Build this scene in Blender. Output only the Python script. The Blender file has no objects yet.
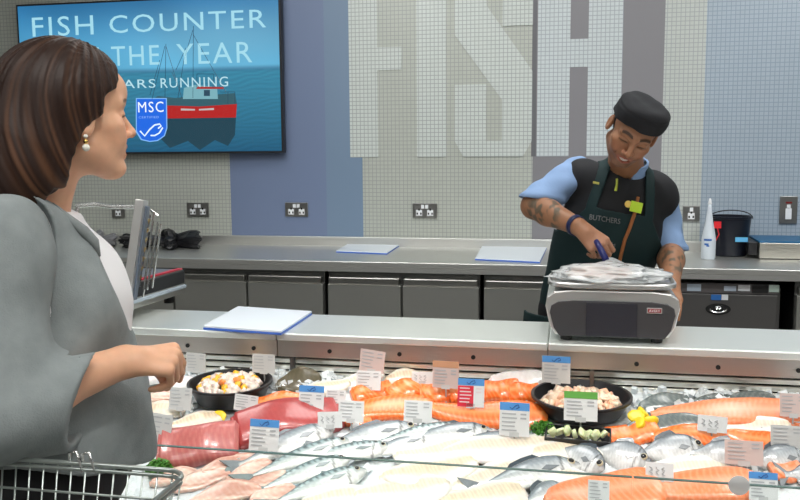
import bpy, bmesh, math, random
import numpy as np
from mathutils import Vector, Matrix
random.seed(7); np.random.seed(7)
SC = bpy.context.scene; COL = SC.collection
SC.view_settings.view_transform = 'Standard'; SC.view_settings.look = 'None'
SC.view_settings.gamma = 1; SC.view_settings.use_curve_mapping = False
SC.view_settings.exposure = 0.1
PI = math.pi
# ------------------------------------------------------------------ camera
F, HC = 850.0, 1.477
YAW, PITCH, ROLL = math.radians(11.5), math.radians(6.74), math.radians(-0.43)
cy, sy = math.cos(YAW), math.sin(YAW)
FW = Vector((-sy*math.cos(PITCH), cy*math.cos(PITCH), -math.sin(PITCH)))
_r = Vector((cy, sy, 0)); _u = _r.cross(FW)
RT = _r*math.cos(ROLL)+_u*math.sin(ROLL); UP = -_r*math.sin(ROLL)+_u*math.cos(ROLL)
CAM = Vector((0, 0, HC))
cam = bpy.data.cameras.new('camera'); camo = bpy.data.objects.new('camera', cam); COL.objects.link(camo)
m = Matrix.Identity(4)
for i in range(3): m[i][0], m[i][1], m[i][2], m[i][3] = RT[i], UP[i], -FW[i], CAM[i]
camo.matrix_world = m
cam.sensor_width = 36; cam.lens = F/800*36; cam.clip_start = .05
SC.camera = camo
def ray(px, py): return FW+RT*((px-400)/F)-UP*((py-250)/F)
def atY(px, py, y): d = ray(px, py); return CAM+d*(y/d.y)
def atZ(px, py, z): d = ray(px, py); return CAM+d*((z-HC)/d.z)
def W(px, py, dep): return CAM+ray(px, py)*dep
# ice bed plane: z = .79-.2*(2.42-y)
BK, BY, BZ = .2, 2.42, .772
def bedz(y): return BZ-BK*(BY-y)
def atB(px, py, h=0.0):
    d = ray(px, py); t = (HC-(BZ-BK*BY)-h)/(BK*d.y-d.z); return CAM+d*t
# ------------------------------------------------------------------ materials
MATS = {}
def nd(nt, t, **k):
    n = nt.nodes.new(t)
    for a, b in k.items(): setattr(n, a, b)
    return n
def mat(name, col, rough=.5, metal=0., spec=.5, emit=0, ecol=None, bump=0, bscale=50, bstretch=None, var=0, vscale=8,
        attr=False, trans=0, ior=1.45, sss=0, ssr=(.01, .004, .002), coat=0, alpha=1, brick=None, aniso=0):
    if name in MATS: return MATS[name]
    m = bpy.data.materials.new(name); m.use_nodes = True; nt = m.node_tree; b = nt.nodes['Principled BSDF']
    c = (*col, 1)
    b.inputs['Base Color'].default_value = c; b.inputs['Roughness'].default_value = rough
    b.inputs['Metallic'].default_value = metal; b.inputs['Specular IOR Level'].default_value = spec
    b.inputs['IOR'].default_value = ior; b.inputs['Transmission Weight'].default_value = trans
    b.inputs['Coat Weight'].default_value = coat; b.inputs['Alpha'].default_value = alpha
    b.inputs['Coat Roughness'].default_value = .15
    if sss:
        b.inputs['Subsurface Weight'].default_value = sss; b.inputs['Subsurface Radius'].default_value = ssr
        b.inputs['Subsurface Scale'].default_value = 1.0
    if emit:
        b.inputs['Emission Color'].default_value = (*(ecol or col), 1); b.inputs['Emission Strength'].default_value = emit
    tc = nd(nt, 'ShaderNodeTexCoord'); src = None
    if attr:
        a = nd(nt, 'ShaderNodeVertexColor', layer_name='Col'); src = a.outputs['Color']
    if brick:
        w, h, mw, mc = brick
        mp = nd(nt, 'ShaderNodeMapping'); mp.inputs['Rotation'].default_value = (PI/2, 0, 0)
        nt.links.new(tc.outputs['Object'], mp.inputs['Vector'])
        bk = nd(nt, 'ShaderNodeTexBrick', offset=0, squash=1)
        bk.inputs['Scale'].default_value = 1; bk.inputs['Brick Width'].default_value = w; bk.inputs['Row Height'].default_value = h
        bk.inputs['Mortar Size'].default_value = mw; bk.inputs['Mortar Smooth'].default_value = .2
        bk.inputs['Color1'].default_value = c; bk.inputs['Color2'].default_value = (*[x*.96 for x in col], 1)
        bk.inputs['Mortar'].default_value = (*mc, 1)
        nt.links.new(mp.outputs['Vector'], bk.inputs['Vector']); src = bk.outputs['Color']
    if var:
        n = nd(nt, 'ShaderNodeTexNoise'); n.inputs['Scale'].default_value = vscale; n.inputs['Detail'].default_value = 4
        nt.links.new(tc.outputs['Object'], n.inputs['Vector'])
        mr = nd(nt, 'ShaderNodeMapRange'); mr.inputs['From Min'].default_value = .3; mr.inputs['From Max'].default_value = .7
        mr.inputs['To Min'].default_value = 1-var; mr.inputs['To Max'].default_value = 1+var
        nt.links.new(n.outputs['Fac'], mr.inputs['Value'])
        mx = nd(nt, 'ShaderNodeVectorMath', operation='SCALE')
        if src: nt.links.new(src, mx.inputs[0])
        else: mx.inputs[0].default_value = col
        nt.links.new(mr.outputs[0], mx.inputs['Scale']); src = mx.outputs[0]
    if src: nt.links.new(src, b.inputs['Base Color'])
    if bump:
        n = nd(nt, 'ShaderNodeTexNoise'); n.inputs['Scale'].default_value = bscale; n.inputs['Detail'].default_value = 5
        if bstretch:
            mp = nd(nt, 'ShaderNodeMapping'); mp.inputs['Scale'].default_value = bstretch
            nt.links.new(tc.outputs['Object'], mp.inputs['Vector']); nt.links.new(mp.outputs['Vector'], n.inputs['Vector'])
        else: nt.links.new(tc.outputs['Object'], n.inputs['Vector'])
        bp = nd(nt, 'ShaderNodeBump'); bp.inputs['Strength'].default_value = min(1, bump); bp.inputs['Distance'].default_value = .002
        nt.links.new(n.outputs['Fac'], bp.inputs['Height']); nt.links.new(bp.outputs['Normal'], b.inputs['Normal'])
    MATS[name] = m; return m
def glassmat(name, col=(.975, .99, .985), rough=0.0):
    if name in MATS: return MATS[name]
    m = bpy.data.materials.new(name); m.use_nodes = True; nt = m.node_tree
    nt.nodes.clear(); o = nd(nt, 'ShaderNodeOutputMaterial')
    t = nd(nt, 'ShaderNodeBsdfTransparent'); t.inputs['Color'].default_value = (*col, 1)
    g = nd(nt, 'ShaderNodeBsdfGlossy'); g.inputs['Roughness'].default_value = rough
    fr = nd(nt, 'ShaderNodeFresnel'); fr.inputs['IOR'].default_value = 1.3
    mx = nd(nt, 'ShaderNodeMixShader'); nt.links.new(fr.outputs[0], mx.inputs[0])
    nt.links.new(t.outputs[0], mx.inputs[1]); nt.links.new(g.outputs[0], mx.inputs[2]); nt.links.new(mx.outputs[0], o.inputs[0])
    MATS[name] = m; return m
# ------------------------------------------------------------------ object helpers
def tag(o, label=None, cat=None, group=None, kind=None):
    if label: o['label'] = label
    if cat: o['category'] = cat
    if group: o['group'] = group
    if kind: o['kind'] = kind
    return o
def empty(name, loc, label=None, cat=None, group=None, kind=None):
    o = bpy.data.objects.new(name, None); o.empty_display_size = .05; COL.objects.link(o); o.location = loc
    return tag(o, label, cat, group, kind)
def link(name, me, material=None, parent=None):
    """vertices given in world space; the object is re-based to its parent or to its own base"""
    o = bpy.data.objects.new(name, me); COL.objects.link(o)
    if material:
        for mm in (material if isinstance(material, (list, tuple)) else [material]): me.materials.append(mm)
    if parent is not None:
        o.parent = parent; off = wloc(parent); me.transform(Matrix.Translation(-off))
    return o
def wloc(o):
    v = Vector((0, 0, 0))
    while o is not None: v += o.location; o = o.parent
    return v
def rebase(o):
    me = o.data; co = np.array([v.co[:] for v in me.vertices]); c = Vector(((co[:, 0].min()+co[:, 0].max())/2, (co[:, 1].min()+co[:, 1].max())/2, co[:, 2].min()))
    me.transform(Matrix.Translation(-c)); o.location = o.location+c; return o
class MB:
    def __init__(s): s.v = []; s.f = []; s.c = []
    def add(s, vs, fs, col=None):
        n = len(s.v); s.v += [tuple(v) for v in vs]; s.f += [tuple(i+n for i in f) for f in fs]
        s.c += [col or (1, 1, 1)]*len(vs) if not (col and isinstance(col, list)) else col
        return s
    def box(s, x0, x1, y0, y1, z0, z1, M=None, col=None):
        vs = [Vector((x, y, z)) for x in (x0, x1) for y in (y0, y1) for z in (z0, z1)]
        if M is not None: vs = [M@v for v in vs]
        return s.add(vs, [(0, 1, 3, 2), (4, 6, 7, 5), (0, 4, 5, 1), (2, 3, 7, 6), (0, 2, 6, 4), (1, 5, 7, 3)], col)
    def tube(s, pts, r, n=8, caps=True, col=None):
        pts = [Vector(p) for p in pts]; rs = r if isinstance(r, (list, tuple)) else [r]*len(pts)
        base = len(s.v); vs = []; prev = None
        for i, p in enumerate(pts):
            d = (pts[min(i+1, len(pts)-1)]-pts[max(i-1, 0)]).normalized()
            if prev is None:
                a = Vector((0, 0, 1)) if abs(d.z) < .9 else Vector((1, 0, 0)); e = d.cross(a).normalized()
            else: e = (prev-d*prev.dot(d)).normalized()
            prev = e; g = d.cross(e)
            for k in range(n):
                t = 2*PI*k/n; vs.append(p+(e*math.cos(t)+g*math.sin(t))*rs[i])
        fs = [(i*n+k, i*n+(k+1) % n, (i+1)*n+(k+1) % n, (i+1)*n+k) for i in range(len(pts)-1) for k in range(n)]
        if caps: fs += [tuple(range(n))[::-1], tuple((len(pts)-1)*n+k for k in range(n))]
        return s.add(vs, fs, col)
    def lathe(s, prof, c=(0, 0, 0), n=40, M=None, col=None):
        c = Vector(c); vs = []
        for (r, z) in prof:
            for k in range(n):
                t = 2*PI*k/n; v = Vector((r*math.cos(t), r*math.sin(t), z)); v = (M@v) if M is not None else v; vs.append(c+v)
        fs = [(i*n+k, i*n+(k+1) % n, (i+1)*n+(k+1) % n, (i+1)*n+k) for i in range(len(prof)-1) for k in range(n)]
        fs += [tuple(range(n))[::-1], tuple((len(prof)-1)*n+k for k in range(n))]
        return s.add(vs, fs, col)
    def prism(s, poly, M, h, col=None):
        """poly in local xy, extruded 0..h in local z, M places it"""
        n = len(poly); vs = [M@Vector((x, y, 0)) for x, y in poly]+[M@Vector((x, y, h)) for x, y in poly]
        fs = [tuple(range(n))[::-1], tuple(range(n, 2*n))]+[(k, (k+1) % n, n+(k+1) % n, n+k) for k in range(n)]
        return s.add(vs, fs, col)
    def build(s, name, material, parent=None, smooth=False, bevel=0, attr=False, auto=None):
        me = bpy.data.meshes.new(name); me.from_pydata([tuple(v) for v in s.v], [], s.f); me.update()
        bm = bmesh.new(); bm.from_mesh(me); bmesh.ops.recalc_face_normals(bm, faces=bm.faces)
        if bevel:
            ed = [e for e in bm.edges if len(e.link_faces) == 2 and e.calc_face_angle(0) > .6]
            bmesh.ops.bevel(bm, geom=ed, offset=bevel, segments=2, profile=.5, affect='EDGES', clamp_overlap=True)
        bm.to_mesh(me); bm.free()
        if attr:
            a = me.attributes.new('Col', 'FLOAT_COLOR', 'POINT'); a.data.foreach_set('color', np.array([(*c, 1) for c in s.c], dtype=np.float32).ravel())
        if smooth: me.polygons.foreach_set('use_smooth', [True]*len(me.polygons))
        o = link(name, me, material, parent)
        if smooth and auto: me.set_sharp_from_angle(angle=auto)
        if parent is None: rebase(o)
        return o
def npmesh(name, V, Fc, material, parent=None, col=None, smooth=True):
    V = np.asarray(V, dtype=np.float32); me = bpy.data.meshes.new(name)
    Fc = np.asarray(Fc, dtype=np.int32); k = Fc.shape[1]
    me.vertices.add(len(V)); me.vertices.foreach_set('co', V.ravel())
    me.loops.add(Fc.size); me.loops.foreach_set('vertex_index', Fc.ravel())
    me.polygons.add(len(Fc)); me.polygons.foreach_set('loop_start', np.arange(0, Fc.size, k, dtype=np.int32))
    me.update(calc_edges=True); me.validate()
    if smooth: me.polygons.foreach_set('use_smooth', [True]*len(me.polygons))
    if col is not None:
        c4 = np.ones((len(V), 4), np.float32); c4[:, :3] = col
        a = me.attributes.new('Col', 'FLOAT_COLOR', 'POINT'); a.data.foreach_set('color', c4.ravel())
    o = link(name, me, material, parent)
    if parent is None: rebase(o)
    return o
def text(name, s, M, size, material, parent, ext=.0008, spacing=1.0, align='CENTER', thin=0, fit=None):
    cu = bpy.data.curves.new('txt', 'FONT'); cu.body = s; cu.size = size; cu.extrude = ext; cu.align_x = align; cu.space_character = spacing; cu.offset = thin; cu.resolution_u = 3
    to = bpy.data.objects.new('txt', cu); COL.objects.link(to)
    dg = bpy.context.evaluated_depsgraph_get(); me = bpy.data.meshes.new_from_object(to.evaluated_get(dg)); me.name = name
    bpy.data.objects.remove(to)
    if fit:
        co = np.array([v.co[:] for v in me.vertices]); lo = co.min(0); hi = co.max(0)
        S = Matrix.Diagonal((fit[0]/(hi[0]-lo[0]), fit[1]/(hi[1]-lo[1]), 1, 1))@Matrix.Translation((-lo[0], -lo[1], 0)); me.transform(S)
    me.transform(M); me.materials.clear()
    return link(name, me, material, parent)
def frame(o, x, z):
    """matrix: local x, local z (normal) -> world"""
    x = Vector(x).normalized(); z = Vector(z).normalized(); y = z.cross(x).normalized(); x = y.cross(z)
    M = Matrix.Identity(4)
    for i in range(3): M[i][0], M[i][1], M[i][2], M[i][3] = x[i], y[i], z[i], o[i]
    return M
def st(name, o, kind='structure'): o['kind'] = kind; return o
# ------------------------------------------------------------------ palette
STEEL = mat('brushed_steel', (.66, .66, .63), rough=.36, metal=.85, bump=.25, bscale=30, bstretch=(1, 25, 25))
STEELF = mat('brushed_steel_front', (.62, .62, .58), rough=.36, metal=.9, bump=.2, bscale=30, bstretch=(25, 25, 1))
STEELD = mat('dark_steel', (.22, .22, .215), rough=.35, metal=1, bump=.2, bscale=30, bstretch=(25, 25, 1))
BLACK = mat('black_gap', (.01, .01, .01), rough=.6)
BPLAS = mat('black_plastic', (.018, .018, .02), rough=.35)
WPLAS = mat('white_plastic', (.8, .82, .84), rough=.4)
CHROME = mat('chrome', (.75, .75, .75), rough=.15, metal=1)
MOS_BASE = mat('mosaic_cream', (.46, .48, .43), rough=.35, brick=(.0235, .0235, .0022, (.31, .33, .31)))
MOS_LET = mat('mosaic_letter_pale', (.58, .62, .59), rough=.35, brick=(.0235, .0235, .0022, (.33, .36, .35)))
MOS_H = mat('mosaic_letter_white', (.56, .61, .62), rough=.35, brick=(.0235, .0235, .0022, (.33, .37, .4)))
MOS_PAN = mat('mosaic_panel', (.50, .53, .50), rough=.35, brick=(.0235, .0235, .0022, (.33, .36, .36)))
MOS_BLUE = mat('mosaic_blue', (.36, .43, .50), rough=.35, brick=(.0235, .0235, .0022, (.25, .31, .37)))
PAN_BLUE = mat('panel_blue', (.165, .215, .34), rough=.45)
PAN_BLUE2 = mat('panel_blue_light', (.175, .25, .355), rough=.45)
PAN_GREY = mat('panel_grey', (.215, .21, .225), rough=.45)
D = 4.97
XL, XR, YF, ZC = -4.6, 4.6, -4.0, 3.3
def onw(px, y=4.78): return Vector((atY(px, 240, y).x, y, .9))
def quad_box(name, x0, x1, y0, y1, z0, z1, m, kind='structure', parent=None, bevel=0):
    o = MB().box(x0, x1, y0, y1, z0, z1).build(name, m, parent, bevel=bevel)
    if kind: o['kind'] = kind
    return o
quad_box('floor', XL-.1, XR+.1, YF-.1, D+.1, -.1, 0, mat('floor_tile', (.34, .33, .31), rough=.4, brick=None, var=.06))
quad_box('ceiling', XL-.1, XR+.1, YF-.1, D+.1, ZC, ZC+.1, mat('ceiling_white', (.75, .75, .74), rough=.8))
quad_box('wall_left', XL-.1, XL, YF, D, 0, ZC, mat('wall_paint', (.42, .42, .40), rough=.7))
quad_box('wall_right', XR, XR+.1, YF, D, 0, ZC, mat('wall_paint', (.42, .42, .40)))
quad_box('wall_front', XL-.1, XR+.1, YF-.1, YF, 0, ZC, mat('wall_paint_dark', (.25, .25, .25), rough=.7))
wall = quad_box('wall_rear', XL-.1, XR+.1, D, D+.1, 0, ZC, MOS_BASE)
def wx(px, py=120): return atY(px, py, D).x
def wz(px, py): return atY(px, py, D).z
def wallpanel(name, x0, x1, z0, z1, m, t=.002):
    o = MB().box(x0, x1, D-t, D-.0002, z0, z1).build(name, m, wall); return o
zl = wz(440, 157)   # bottom line of the big letters
wallpanel('painted_panel', wx(231, 200), wx(325, 100), .9, ZC, PAN_BLUE)
wallpanel('painted_panel', wx(325, 100), wx(363, 200), .9, ZC, PAN_BLUE2)
wallpanel('painted_panel', wx(533), wx(664, 60), .9, ZC, PAN_GREY)
wallpanel('mosaic_panel', wx(664, 60), wx(704, 100), .9, ZC, MOS_PAN)
wallpanel('mosaic_panel', wx(704, 100), XR, .9, ZC, MOS_BLUE)
# big wall lettering  F I S H  (runs on above the picture)
TL = zl+1.42
def letter(name, polys, m):
    b = MB()
    for q, p in enumerate(polys):
        b.prism([(x, z) for x, z in p], Matrix(((1, 0, 0, 0), (0, 0, -1, D-.0018-.0002*q), (0, 1, 0, 0), (0, 0, 0, 1))), .0025+.0001*q)
    return b.build(name, m, wall)
def R_(x0, x1, z0, z1): return [(x0, z0), (x1, z0), (x1, z1), (x0, z1)]
f0, f1, f2 = wx(350), wx(378), wx(402)
a1, a0 = wz(390, 47), wz(390, 70)
letter('letter_f', [R_(f0, f1, zl, TL), R_(f1, f2, a0, a1), R_(f1, f2, TL-.14, TL)], MOS_LET)
letter('letter_i', [R_(wx(417), wx(446), zl, TL)], MOS_LET)
s0, s1, s2, s3 = wx(455), wx(486), wx(502), wx(532)
zz = lambda py: wz(495, py)
letter('letter_s', [R_(s0, s1, zz(30), TL), R_(s0, s1, zl+.09, zz(84)), [(s0, zz(34)), (s2, zz(100)), (s3, zz(100)), (s3, zz(72)), (s1, zz(5)), (s0, zz(5))],
        R_(s2, s3, zl+.09, zz(76)), [(s0, zl+.09), (s0+.05, zl), (s3-.05, zl), (s3, zl+.09)], R_(s2, s3, zz(30)+.02, TL)], MOS_LET)
h0, h1, h2, h3 = wx(537), wx(569), wx(587), wx(621)
letter('letter_h', [R_(h0, h1, zl, TL), R_(h2, h3, zl, TL), R_(h1, h2, wz(578, 67), wz(578, 39))], MOS_H)
wallpanel('groove_strip', wx(531.5), wx(536), zl-.0, ZC, mat('panel_grey_dark', (.13, .13, .14)), t=.0032)
# lights: recessed LED panels in the ceiling
LEDM = mat('led_panel_lit', (1, 1, 1), emit=6.5, ecol=(1, .985, .95))
def lightpanel(x, y, w=.6, h=1.2, pw=0):
    t = empty('ceiling_light', (x, y, ZC-.03), 'recessed white LED panel above the fish counter', 'ceiling light', 'ceiling light panels')
    MB().box(x-w/2-.02, x+w/2+.02, y-h/2-.02, y+h/2+.02, ZC-.02, ZC-.001).build('frame', WPLAS, t)
    MB().box(x-w/2, x+w/2, y-h/2, y+h/2, ZC-.03, ZC-.021).build('diffuser', LEDM, t)
for x in (-2.2, -.6, 1.0, 2.6):
    for y in (-2.4, .2, 3.4): lightpanel(x, y)
# spot lamps: row over the display, row towards the rear wall, added face fill
def spot(x, y, z, tx, ty, tz, e, size=.9, col=(1, .97, .92), r=.04):
    l = bpy.data.lights.new('display_or_fill_spot', 'SPOT'); l.energy = e; l.spot_size = size; l.spot_blend = .6; l.shadow_soft_size = r; l.color = col
    o = bpy.data.objects.new('display_or_fill_spot', l); COL.objects.link(o); o.location = (x, y, z)
    o.rotation_euler = (Vector((tx, ty, tz))-Vector((x, y, z))).to_track_quat('-Z', 'Y').to_euler(); return o
for x in (-1.2, -.5, .2, .9, 1.6): spot(x, 1.55, ZC-.1, x, 2.15, .7, 74, size=.8)
for x in (-1.6, .2, 2.0): spot(x, 2.2, ZC-.1, x, 4.6, 1.2, 75, size=1.4, col=(.95, .98, 1))
spot(.1, .3, ZC-.1, -.75, 1.35, 1.4, 75, size=.7, r=.12)  # added fill spot to brighten the woman's face; no shop lamp hangs here
w = bpy.data.worlds.new('world'); SC.world = w; w.use_nodes = True
w.node_tree.nodes['Background'].inputs[0].default_value = (.8, .85, .9, 1); w.node_tree.nodes['Background'].inputs[1].default_value = .3
# ------------------------------------------------------------------ sockets
def socket(px, py, w, h, label, kind='double'):
    c = atY(px, py, D); t = empty('wall_socket' if kind != 'switch' else 'wall_switch', (c.x, D, c.z-h/2), label, 'socket' if kind != 'switch' else 'switch')
    MB().box(c.x-w/2, c.x+w/2, D-.012, D-.0035, c.z-h/2, c.z+h/2).build('plate', mat('socket_metal', (.30, .30, .29), rough=.35, metal=1), t, bevel=.002)
    n = {'double': 2, 'single': 1, 'switch': 0}[kind]
    for i in range(n):
        x = c.x+(i-(n-1)/2)*w*.46
        b = MB()
        for dx, dz in ((0, .012), (-.011, -.012), (.011, -.012)): b.box(x+dx-.004, x+dx+.004, D-.0135, D-.0121, c.z+dz-.006-.006, c.z+dz)
        b.build('pin_holes', BLACK, t)
        MB().box(x-.018, x+.018, D-.0128, D-.0122, c.z-.030, c.z+.004).build('insert', WPLAS, t)
    for i in range(max(1, n)):
        x = c.x+(.012*(1 if i else -1) if n == 2 else 0)
        o = MB().box(x-.009, x+.009, D-.017, D-.0125, c.z+.012, c.z+.034 if kind != 'switch' else c.z+.03).build('rocker', WPLAS, t, bevel=.001)
        if kind == 'switch': MB().box(x-.016, x+.016, D-.016, D-.0124, c.z-.05, c.z+.01).build('lever', WPLAS, t, bevel=.002)
    if kind == 'switch': MB().box(c.x-.016, c.x+.016, D-.0145, D-.0121, c.z+.036, c.z+.046).build('indicator', mat('red_dark', (.2, .02, .02)), t)
socket(198.5, 209.5, .146, .086, 'double metal wall socket below the screen, above the crumpled black bags')
socket(297, 209.5, .146, .086, 'double metal wall socket on the blue wall panel')
socket(425, 210.5, .146, .086, 'double metal wall socket below the big pale wall letters')
socket(691, 213.5, .09, .086, 'single metal wall socket beside the white spray bottle', 'single')
socket(119, 211, .09, .086, 'single metal wall socket behind the film wrapping machine', 'single')
socket(788, 210, .09, .15, 'tall metal switch plate on the blue mosaic wall at the right', 'switch')
# ------------------------------------------------------------------ rear counter
CY = 4.25
t = empty('rear_worktop', (0, CY+.3, .86), 'long stainless steel rear worktop with upstand along the wall', 'worktop')
b = MB().box(XL+.01, XR-.01, CY, D-.03, .872, .9); MB().box(XL+.01, XR-.01, CY+.0005, CY+.025, .846, .8718).build('front_edge', STEEL, t)
b.build('top', STEEL, t, bevel=.004)
MB().box(XL+.01, XR-.01, D-.03, D-.004, .8725, .955).build('upstand', STEEL, t, bevel=.003)
t['label'] = 'long stainless steel rear worktop with low upstand against the mosaic wall'
MB_ = MB()
def cx_(px, py=300): return atY(px, py, CY+.03).x
HANDLE = mat('handle_strip', (.55, .54, .51), rough=.3, metal=1, bump=.15, bscale=30, bstretch=(1, 25, 25))
def fridge(pxs, label, group=None):
    xs = [cx_(p) for p in pxs]
    t = empty('counter_fridge', ((xs[0]+xs[-1])/2, CY+.35, 0), label, 'fridge counter')
    MB().box(xs[0]+.002, xs[-1]-.002, CY+.055, D-.05, .1, .844).build('body', STEELD, t)
    MB().box(xs[0]+.02, xs[-1]-.02, CY+.1, D-.08, 0, .0995).build('plinth', BLACK, t)
    for a, c in zip(xs[:-1], xs[1:]):
        dd = MB().box(a+.006, c-.006, CY+.02, CY+.0545, .13, .775).build('door', STEELF, t, bevel=.003)
        MB().box(a+.012, c-.012, CY+.012, CY+.053, .7755, .815).build('handle', HANDLE, dd, bevel=.006)
    return t
fridge([-60, 17, 95], 'stainless counter fridge at the far left, mostly behind the woman in grey')
fridge([98, 175, 248, 324.5], 'stainless counter fridge below the crumpled black bags')
fridge([327.5, 402, 480], 'stainless two-door counter fridge below the small white cutting board')
fridge([483, 560, 640], 'stainless counter fridge right behind the fishmonger')
fridge([795, 900, 1000], 'stainless counter fridge at the right edge beside the dishwasher')
# under-counter dishwasher
x0, x1 = cx_(672, 300), cx_(785, 300)
t = empty('dishwasher', ((x0+x1)/2, CY+.3, 0), 'dark grey under-counter dishwasher with oval badge behind the scale', 'dishwasher')
GREYM = mat('machine_grey', (.15, .145, .14), rough=.4, metal=.6)
MB().box(x0+.01, x1-.01, CY+.08, D-.08, .06, .80).build('body', GREYM, t, bevel=.004)
for xx in (x0+.05, x1-.05):
    for yy in (CY+.13, D-.15): MB().lathe([(.02, 0), (.02, .06)], (xx, yy, 0), 16).build('foot', BLACK, t)
dz = atY(740, 294.5, CY+.05).z
dr = MB().box(x0+.02, x1-.03, CY+.045, CY+.079, .1, dz).build('door', GREYM, t, bevel=.003)
cp = MB().box(x0+.02, x1-.03, CY+.045, CY+.079, dz+.004, dz+.052).build('control_panel', mat('machine_panel', (.12, .11, .11), rough=.3), t, bevel=.002)
def onp(px0, py0, px1, py1, y, name, m, par, th=.003, bev=0):
    a = atY(px0, (py0+py1)/2, y); c = atY(px1, (py0+py1)/2, y); z1 = atY((px0+px1)/2, py0, y).z; z0 = atY((px0+px1)/2, py1, y).z
    return MB().box(a.x, c.x, y-th, y, z0, z1).build(name, m, par, bevel=bev)
LB = mat('label_pale_blue', (.45, .52, .6), rough=.3)
onp(687, 284, 701, 291, CY+.0448, 'display_label', LB, cp); onp(724, 286, 736, 291, CY+.0448, 'display_label', LB, cp)
onp(738, 285, 750, 291, CY+.0448, 'button_cluster', mat('white_soft', (.6, .62, .63)), cp)
onp(752, 285, 768, 293, CY+.0448, 'display', BLACK, cp); onp(769, 285, 779, 292, CY+.0448, 'display_label', mat('label_pale_green', (.5, .62, .55)), cp)
onp(711, 294.5, 721, 300, CY+.0448, 'blue_sticker', mat('sticker_blue', (.03, .15, .45)), dr)
onp(721.5, 294.5, 728, 300, CY+.0448, 'white_sticker', WPLAS, dr)
c = atY(718, 309, CY+.0445); b = MB()
Mx = Matrix(((1, 0, 0, 0), (0, 0, 1, 0), (0, 1, 0, 0), (0, 0, 0, 1)))
b.prism([(.058*math.cos(a), .028*math.sin(a)) for a in np.linspace(0, 2*PI, 33)[:-1]], Matrix.Translation(c-Vector((0, .004, 0)))@Mx, .004); b.build('oval_badge', BLACK, dr)
b = MB(); b.tube([c+Vector((.038*math.cos(a), -.0055, .016*math.sin(a))) for a in np.linspace(PI*.95, PI*2.05, 12)], .0035, 6)
b.tube([c+Vector((.013*math.cos(a), -.0055, .007+.006*math.sin(a))) for a in np.linspace(0, PI*2, 12)], .0025, 6); b.build('badge_emblem', CHROME, dr)
# ------------------------------------------------------------------ things on the rear worktop
def board(px, z, label, th=.012, edge=(.06, .16, .6)):
    P = [atZ(a, c, z+th) for a, c in px]; ct = sum(P, Vector())/4
    t = empty('cutting_board', (ct.x, ct.y, z), label, 'cutting board')
    def ring(zz0, zz1, grow, name, m):
        vs = [Vector((ct.x+(p.x-ct.x)*grow, ct.y+(p.y-ct.y)*grow, zz0)) for p in P]+[Vector((ct.x+(p.x-ct.x)*grow, ct.y+(p.y-ct.y)*grow, zz1)) for p in P]
        MB().add(vs, [(3, 2, 1, 0), (4, 5, 6, 7), (0, 1, 5, 4), (1, 2, 6, 5), (2, 3, 7, 6), (3, 0, 4, 7)]).build(name, m, t, bevel=.001)
    ring(z+.0005, z+th*.55, 1.0, 'blue_base', mat('board_blue', edge, rough=.4)); ring(z+th*.55+.0002, z+th, .995, 'white_top', mat('board_white', (.72, .78, .84), rough=.35))
board([(336, 250.5), (387, 252.5), (401, 243.5), (350, 242.5)], .9, 'small white cutting board with blue edge lying mid rear worktop')
board([(475, 258), (540, 261), (548, 244.5), (484, 242.5)], .9, 'white cutting board with blue base on the rear worktop left of the fishmonger')
# crumpled bags
def crumple(name, c, rx, ry, rz, m, label, seed, cat='bag'):
    rng = np.random.RandomState(seed); bm = bmesh.new(); bmesh.ops.create_icosphere(bm, subdivisions=4, radius=1)
    dirs = rng.randn(26, 3); dirs /= np.linalg.norm(dirs, axis=1)[:, None]; am = rng.rand(26)
    for v in bm.verts:
        p = np.array(v.co[:]); d = 1-.28*sum(abs(math.sin(5*p@dd+a*9))*.12 for dd, a in zip(dirs, am))+.16*math.sin(7*p[0]+3*p[1]+seed)
        q = p*d; v.co = Vector((q[0]*rx, q[1]*ry, max(q[2], -.35)*rz))
    me = bpy.data.meshes.new(name); bm.to_mesh(me); bm.free(); me.transform(Matrix.Scale(1.7, 4)); co = np.array([v.co[:] for v in me.vertices]); me.transform(Matrix.Translation(Vector(c)+Vector((0, 0, -co[:, 2].min()+.001))))
    o = link(name, me, m); rebase(o); return tag(o, label, cat)
BAGM = mat('black_bag', (.012, .012, .014), rough=.32)
crumple('plastic_bag', tuple(onw(174, 4.72)), .20, .15, .072, BAGM, 'larger crumpled black plastic bag heaped on the rear worktop', 3)
crumple('plastic_bag', tuple(onw(137, 4.74)), .17, .12, .055, BAGM, 'smaller crumpled black plastic bag behind the wrapping machine', 5)
crumple('plastic_bag', tuple(onw(100, 4.72)), .11, .10, .06, mat('grey_bag', (.2, .2, .21), rough=.35), 'crumpled grey plastic bag by the wrapping machine rods', 8)
# spray bottle
c = atZ(708, 259, .9); t = empty('spray_bottle', (c.x, c.y, .9), 'white plastic bottle with blue label on the rear worktop', 'bottle')
MB().lathe([(.033, .0005), (.036, .006), (.036, .10), (.030, .14), (.018, .20), (.013, .24), (.010, .262), (.008, .285)], (c.x, c.y, .9), 28).build('body', mat('bottle_white', (.62, .68, .74), rough=.3), t, smooth=True)
b = MB()
for (z0, z1, a0, a1) in ((.098, .108, -2.4, -1.3), (.075, .085, -2.3, -1.7), (.068, .075, -2.0, -1.6)):
    vs = []; n = 8
    for i in range(n+1):
        a = a0+(a1-a0)*i/n
        for z in (z0, z1): vs.append((c.x+.0368*math.cos(a), c.y+.0368*math.sin(a), .9+z))
    b.add(vs, [(2*i, 2*i+2, 2*i+3, 2*i+1) for i in range(n)])
b.build('label_print', mat('print_blue', (.03, .12, .4)), t)
MB().lathe([(.009, .285), (.010, .288), (.007, .305), (.004, .315)], (c.x, c.y, .9), 16).build('nozzle', WPLAS, t, smooth=True)
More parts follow.
